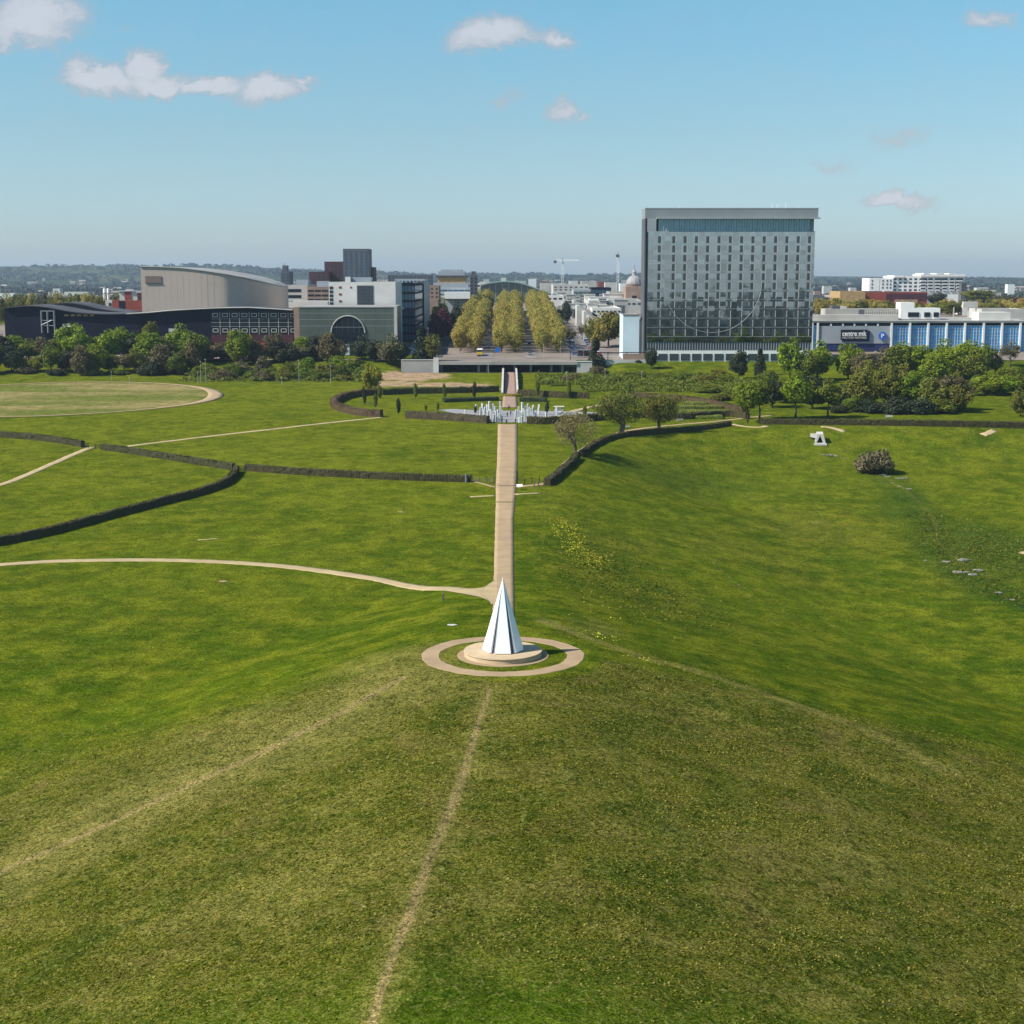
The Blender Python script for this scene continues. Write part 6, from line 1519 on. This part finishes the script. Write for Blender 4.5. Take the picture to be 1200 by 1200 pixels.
bx('wall_face',lw,xw0,xw1,684,685,8,zat(422,684),M['concrete']); bx('coping',lw,xw0,xw1,683.8,685.2,zat(422,684),zat(421.3,684),M['palec']); bx('end_post',lw,xw1-2.3,xw1,683.5,684,8,zat(419,684),M['white_render'])
rw=thing('retaining_wall',(xat(685,684),684,11),'pale retaining wall right of the bridge','wall'); xw0,xw1=xat(676,684),xat(694,684)
bx('wall_face',rw,xw0,xw1,684,685,8,zat(424,684),M['palec']); bx('coping',rw,xw0,xw1,683.8,685.2,zat(424,684),zat(423.2,684),M['white_render'])
# long low white wall / railing in front of hotel
fw=thing('boundary_wall',(xat(780,700),700,12),'long pale low wall with a brown rail left of the hotel','wall')
bx('wall_face',fw,xat(694,700),xat(760,700),700,700.5,11,zat(421.5,700),M['palec']); bx('brown_rail',fw,xat(668,702),xat(756,702),702,702.3,zat(413.6,702),zat(412.6,702),M['maroon'])
for px in (668,690,712,734,755): bx('rail_post',fw,xat(px,702),xat(px,702)+.3,702,702.3,12,zat(412.6,702),M['maroon'])
bx('pink_panel',fw,xat(730,701),xat(756,701),701,701.4,11.5,zat(414.5,701),M['pinkbrick'])
# bus shelter like box and road furniture
bs=thing('bus_shelter',(xat(692,722),722,14),'grey bus shelter beside the right street','shelter')
bx('roof',bs,xat(676,722),xat(692,722),721,724,zat(411,722),zat(410.2,722),M['greycl']); bx('back_panel',bs,xat(676,722),xat(692,722),723.6,723.8,14,zat(411,722),M['glassm'])
for px in (676,683.5,691.5): bx('post',bs,xat(px,722),xat(px,722)+.2,721,721.2,14,zat(411,722),M['steel'])
# round blue sign, white totem
def pole_sign(px,D_,pyb,pyt,label,shape,mat,w):
    x=xat(px,D_); z0=zf(x,D_); th=thing('road_sign',(x,D_,z0),label,'sign'); zt_=zat(pyt,D_)-z0; zb_=zat(pyb,D_)-z0
    m_=MB(); m_.tube([(0,.1,0),(0,.1,zt_)],.09,6); m_.build('pole',M['steel'],th); m_=MB()
    if shape=='round': r_=(zt_-zb_)/2; m_.prism([(r_*cos(a),(zt_+zb_)/2+r_*sin(a)) for a in np.linspace(0,-2*pi,25)[:-1]],-.06,.04)
    else: m_.box(-w/2,w/2,-.15,.0,zb_,zt_)
    m_.build('plate',M[mat],th)
pole_sign(583,722,413,407,'round blue road sign at the foot of the middle plane trees','round','signb',1)
pole_sign(512,716,407,398.5,'white square road sign left of the avenue','sq','white',2.1)
# vehicles ---------------------------------------------------------------
carm={k:surf('car_'+k,c,.3,.05,spec=.6) for k,c in {'white':(.72,.72,.72),'grey':(.22,.23,.25),'black':(.02,.02,.025),'blue':(.04,.09,.30),'red':(.40,.03,.03),'silver':(.45,.46,.48)}.items()}
def car_body(colr):
    m_=MB(); P=[(-2.1,.35),(-2.15,.75),(-1.95,.95),(-1.1,1.02),(1.35,1.0),(2.0,.86),(2.15,.6),(2.1,.35)]
    V=[]; 
    for s_ in (-.86,-.80,.80,.86):
        for x,z in P: V.append((x if abs(s_)<.85 else x*.985, s_, z if abs(s_)<.85 else .35+(z-.35)*.93))
    k_=len(P); F_=[(j*k_+i,j*k_+(i+1)%k_,(j+1)*k_+(i+1)%k_,(j+1)*k_+i) for j in range(3) for i in range(k_)]+[tuple(reversed(range(k_))),tuple(range(3*k_,4*k_))]
    b=mesh_np('body',V,F_,carm[colr]); 
    Q=[(-1.75,.98),(-1.25,1.42),(.25,1.46),(1.05,1.0)]; V=[]
    for s_,t_ in ((-.78,0),(-.62,1),(.62,1),(.78,0)):
        for i,(x,z) in enumerate(Q): V.append((x,s_ if i in(0,3) else s_*.85,z))
    V=[(-1.75,-.78,.98),(1.05,-.78,1.0),(1.05,.78,1.0),(-1.75,.78,.98),(-1.25,-.62,1.40),(.25,-.62,1.42),(.25,.62,1.42),(-1.25,.62,1.40)]
    gl=mesh_np('cabin_glass',V,[(0,1,5,4),(1,2,6,5),(2,3,7,6),(3,0,4,7),(0,3,2,1),(4,5,6,7)],M['glassd'])
    rf=MB(); rf.box(-1.22,.22,-.60,.60,1.40,1.46); rf=rf.mesh('roof',carm[colr])
    return b,gl,rf
wm=MB(); wm.tube([(0,-.1,0),(0,.1,0)],.33,14); wm=wm.mesh('wheel',M['tyre']); rm_=MB(); rm_.tube([(0,-.115,0),(0,.115,0)],.2,10); rm_=rm_.mesh('rim',M['steel']); hl=MB(); hl.box(-.05,.05,-.18,.18,-.07,.07); hl=hl.mesh('headlight',M['signw'])
cb={k:car_body(k) for k in carm}
def car(x,y,colr,rz,label,group=None):
    th=thing('parked_car',(x,y,zf(x,y)+.26),label,'car',group,rz); b,gl,rf=cb[colr]
    mobj('body',b,th); mobj('cabin_glass',gl,th); mobj('roof',rf,th)
    for sx in (-1.35,1.35):
        for sy in (-.78,.78):
            wo=mobj('wheel',wm,th,(sx,sy,.33)); mobj('rim',rm_,wo)
    for sy in (-.6,.6): mobj('headlight',hl,th,(2.12,sy,.68))
    return th
rc_=random.Random(9); cc=list(carm)
for side,(xa,n_,nm) in {'l':(-40,15,'left'),'l2':(-50,13,'outer left'),'r':(31,13,'right'),'r2':(41,11,'outer right')}.items():
    for i in range(n_):
        c_=rc_.choice(['white','silver','black','grey','blue','white','red']); y=735+i*14+rc_.uniform(-2,2); x=xa+rc_.uniform(-.4,.4)-(0.0)
        car(x,y,c_,rc_.choice((0,pi)),'%s car parked in the %s street row, %s from the bridge'%(c_,nm,nth(i)),'cars parked in the streets beside the avenue')
car(9.2,812,'black',pi/2,'dark car driving on the road between the middle and right plane trees'); car(8.6,738,'grey',pi/2,'grey car on the right avenue road near the bridge'); car(-12,790,'white',-pi/2,'white car on the left avenue road behind the yellow bus')
# yellow bus front-on
x=xat(562,730); bu=thing('yellow_bus',(x,730,zf(x,730)+.25),'yellow single-deck bus facing the viewer on the left avenue road','bus')
for (nm,a,c,y0_,y1_,e,f,mt) in (('body',-1.35,1.35,0,11,.35,2.0,'bus'),('roof',-1.30,1.30,.1,10.9,2.95,3.15,'white'),('windscreen',-1.22,1.22,.02,.12,1.45,2.95,'glassd'),('side_window',-1.36,-1.30,.4,10.5,2.0,2.95,'glassd'),('side_window',1.30,1.36,.4,10.5,2.0,2.95,'glassd'),('rear_panel',-1.3,1.3,10.8,10.95,2.0,2.95,'bus'),('bumper',-1.36,1.36,-.12,0,.3,.75,'greycl'),('destination_panel',-1.0,1.0,-.03,.02,2.62,2.9,'black')):
    bx(nm,bu,a,c,y0_,y1_,e,f,M[mt],(0,0,-1e-4))
for yy_ in (2.2,8.5):
    for sx in (-1.2,1.2): m_=MB(); m_.tube([(sx-.15,yy_,.45),(sx+.15,yy_,.45)],.46,14); wo=m_.build('wheel',M['tyre'],bu); m_=MB(); m_.tube([(sx-.17,yy_,.45),(sx+.17,yy_,.45)],.25,10); m_.build('rim',M['steel'],wo)
for sx in (-1.0,1.0): m_=MB(); m_.box(sx-.16,sx+.16,-.14,-.10,.85,1.05); m_.build('headlight',M['signw'],bu)
# lamp posts
lp=[(235.5,0,424,640),(241.5,0,422,640),(350.5,0,423,640),(387.5,0,429,638),(502,0,385,700),(709,0,433,640),(752,0,436,640),(664,0,437,640),(620,0,419,712),(540,0,412,715),(637,0,404,716),(572.5,0,417,683),(657,0,401,716),(1116,0,474,522),(232,0,437,636),(330.5,0,443,632),(152,0,443,632),(131,0,436,650),(700,0,398,716)]
for i,(px,_,pyt,D_) in enumerate(sorted(lp)):
    x,y,z=gd(px,D_); h_=zat(pyt,y)-z; th=thing('lamp_post',(x,y,z),'thin pale lamp post, %s from the left along the park edge'%nth(i),'lamp post','thin lamp posts along the park edge')
    m_=MB(); m_.tube([(0,0,-.3),(0,0,h_*.5),(0,0,h_)],[.11,.08,.05],6); m_.build('pole',M['steel'],th); m_=MB(); m_.lathe([(.08,h_),(.26,h_+.10),(.24,h_+.26),(.06,h_+.32)],8); m_.build('lamp_head',M['palec'],th)
# ------------------------------------------------------------------ sky, sun, air, camera
SUN_EL = R(42)       # the sun stands to the left, a little behind the viewer
sd=(sin(R(-107))*cos(SUN_EL), cos(R(-107))*cos(SUN_EL), sin(SUN_EL))
w=bpy.data.worlds.new('World'); SC.world=w; w.use_nodes=True; nt=w.node_tree; bg=nt.nodes['Background']
sky=nt.nodes.new('ShaderNodeTexSky'); sky.sky_type='NISHITA'; sky.sun_disc=False; sky.sun_elevation=SUN_EL; sky.sun_rotation=R(-107)
sky.altitude=100; sky.air_density=1.0; sky.dust_density=.6; sky.ozone_density=3.0
tc=nt.nodes.new('ShaderNodeTexCoord').outputs['Generated']
sp=nt.nodes.new('ShaderNodeSeparateXYZ'); L_(nt,tc,sp.inputs[0])
yy_=mth(nt,'MAXIMUM',sp.outputs[1],.05); U=mth(nt,'DIVIDE',sp.outputs[0],yy_); Vv=mth(nt,'DIVIDE',sp.outputs[2],yy_)
cb_=nt.nodes.new('ShaderNodeCombineXYZ'); L_(nt,U,cb_.inputs[0]); L_(nt,Vv,cb_.inputs[1]); uv0=cb_.outputs[0]
wp=nt.nodes.new('ShaderNodeVectorMath'); wp.operation='SUBTRACT'; L_(nt,noise(nt,vscale(nt,uv0,(1,1.3,1)),22,7,.68,.4,out=1),wp.inputs[0]); wp.inputs[1].default_value=(.5,.5,.5)
wp2=vscale(nt,wp.outputs[0],(.058,.042,0)); ad=nt.nodes.new('ShaderNodeVectorMath'); L_(nt,uv0,ad.inputs[0]); L_(nt,wp2,ad.inputs[1]); uv=ad.outputs[0]
clouds=[(115,90,62,30,1.0),(168,74,34,28,1.0),(190,94,80,22,1.0),(252,94,66,17,.9),(308,106,60,28,.85),(350,97,40,10,.6),(40,22,95,44,.85),(5,40,50,26,.6),(150,35,30,12,.25),(575,40,78,27,.9),(650,46,44,18,.7),(540,52,40,10,.4),(592,112,34,12,.42),(658,122,26,18,.62),(678,132,26,12,.45),(1160,25,50,20,.6),(1050,234,60,16,.9),(1085,237,30,8,.4),(1055,158,58,14,.42),(980,184,50,15,.36),(1030,170,30,12,.25),(757,198,18,9,.2),(240,182,60,10,.12)]
tot=None
for (px,py,rx,ry,s_) in clouds:
    u_,a_,b_2=ray(px,py); cu,cv=u_/a_,b_2/a_; ru,rv=rx/FPX,ry/FPX
    v1=nt.nodes.new('ShaderNodeVectorMath'); v1.operation='SUBTRACT'; L_(nt,uv,v1.inputs[0]); v1.inputs[1].default_value=(cu,cv,0)
    v2=vscale(nt,v1.outputs[0],(1/ru,1/rv,0)); ln=nt.nodes.new('ShaderNodeVectorMath'); ln.operation='LENGTH'; L_(nt,v2,ln.inputs[0])
    d=mth(nt,'MULTIPLY',mth(nt,'SUBTRACT',1.0,ln.outputs['Value'],clamp=True),s_)
    tot=d if tot is None else mth(nt,'SMOOTH_MAX',tot,d,.12)
n1=noise(nt,vscale(nt,uv,(1,1.5,1)),30,8,.66,.5); n2=noise(nt,vscale(nt,uv,(1,1.4,1)),95,5,.65,.5)
nn=mth(nt,'ADD',mth(nt,'MULTIPLY',mth(nt,'SUBTRACT',n1,.5),2.3),mth(nt,'MULTIPLY',mth(nt,'SUBTRACT',n2,.5),.9))
dens=mth(nt,'ADD',mth(nt,'MULTIPLY',tot,1.35),mth(nt,'MULTIPLY',nn,mth(nt,'MINIMUM',mth(nt,'MULTIPLY',tot,1.5),.42)))
fac=mth(nt,'MULTIPLY',mrange(nt,dens,.0,.72),.82)
fac=mth(nt,'MULTIPLY',fac,mth(nt,'GREATER_THAN',sp.outputs[1],.06))
# thin streak
u1,a1,b1=ray(700,75); u2,a2,b2_=ray(1195,108); s0=(u1/a1,b1/a1); s1=(u2/a2,b2_/a2); sl=(s1[1]-s0[1])/(s1[0]-s0[0])
dv=mth(nt,'ABSOLUTE',mth(nt,'SUBTRACT',Vv,mth(nt,'ADD',mth(nt,'MULTIPLY',mth(nt,'SUBTRACT',U,s0[0]),sl),s0[1])))
stf=mth(nt,'MULTIPLY',mrange(nt,dv,.0022,.0003),mth(nt,'MULTIPLY',mrange(nt,U,.02,.12),.10)); stf=mth(nt,'MULTIPLY',stf,mrange(nt,n1,.4,.6))
fac=mth(nt,'MAXIMUM',fac,stf)
hsv=nt.nodes.new('ShaderNodeHueSaturation'); hsv.inputs['Saturation'].default_value=SKY_SAT; hsv.inputs['Hue'].default_value=SKY_HUE; hsv.inputs['Value'].default_value=1.0; L_(nt,sky.outputs[0],hsv.inputs['Color'])
rp_s=nt.nodes.new('ShaderNodeValToRGB'); L_(nt,mrange(nt,sp.outputs[2],0,.5,smooth=False),rp_s.inputs[0]); e0,e1=rp_s.color_ramp.elements; e0.position=.036; e0.color=(.70,.83,1.03,1); e1.position=.36; e1.color=(.62,.97,.95,1); e2=rp_s.color_ramp.elements.new(.174); e2.color=(.68,.84,.87,1)
tint=mixc(nt,1.0,hsv.outputs[0],rp_s.outputs[0],'MULTIPLY')
sh=mth(nt,'SUBTRACT',1.0,mth(nt,'MULTIPLY',mrange(nt,n1,.35,.7),.0))
col=mixc(nt,fac,tint,mixc(nt,mrange(nt,dens,.3,.9),tuple(x*.80 for x in CLOUD),tuple(x*1.12 for x in CLOUD)))
L_(nt,col,bg.inputs['Color']); bg.inputs['Strength'].default_value=SKY_STR
sl_=bpy.data.lights.new('sun','SUN'); sl_.energy=SUN_E; sl_.angle=R(.53); sl_.color=(1,.945,.86)
so=bpy.data.objects.new('sun',sl_); COL.objects.link(so)
import mathutils
so.rotation_euler=mathutils.Vector(sd).to_track_quat('Z','Y').to_euler(); so.location=(-200,-50,250)
# haze
if HAZE>0:
    m_=MB(); m_.box(-13500,13500,-3900,13800,-45,175); hz_=m_.mesh('haze',None) if False else mesh_np('haze',m_.v,m_.f,[])
    hm=bpy.data.materials.new('haze'); hm.use_nodes=True; hn=hm.node_tree; hn.nodes.clear(); ho=hn.nodes.new('ShaderNodeOutputMaterial'); pv_=hn.nodes.new('ShaderNodeVolumePrincipled')
    pv_.inputs['Density'].default_value=HAZE; pv_.inputs['Color'].default_value=(.60,.76,.95,1); pv_.inputs['Anisotropy'].default_value=.2
    hn.links.new(pv_.outputs[0],ho.inputs['Volume']); hz_.materials.append(hm)
    tag(mobj('haze',hz_),'thin blue air over the park and the city',kind='stuff')
cam=bpy.data.cameras.new('camera'); co=bpy.data.objects.new('camera',cam); COL.objects.link(co)
cam.sensor_width=36; cam.sensor_fit='HORIZONTAL'; cam.lens=FPX/1200*36; cam.clip_end=40000; cam.clip_start=1
co.location=(0,0,CAMZ); co.rotation_euler=(pi/2-TH,0,0); SC.camera=co
SC.view_settings.view_transform='Standard'; SC.view_settings.look='None'; SC.view_settings.exposure=EXPO; SC.view_settings.gamma=1
SC.render.engine='CYCLES'; SC.render.resolution_x=1024; SC.render.resolution_y=1024
SC.cycles.volume_bounces=0; SC.cycles.max_bounces=6; SC.cycles.diffuse_bounces=3; SC.cycles.glossy_bounces=3; SC.cycles.transmission_bounces=2; SC.cycles.transparent_max_bounces=8
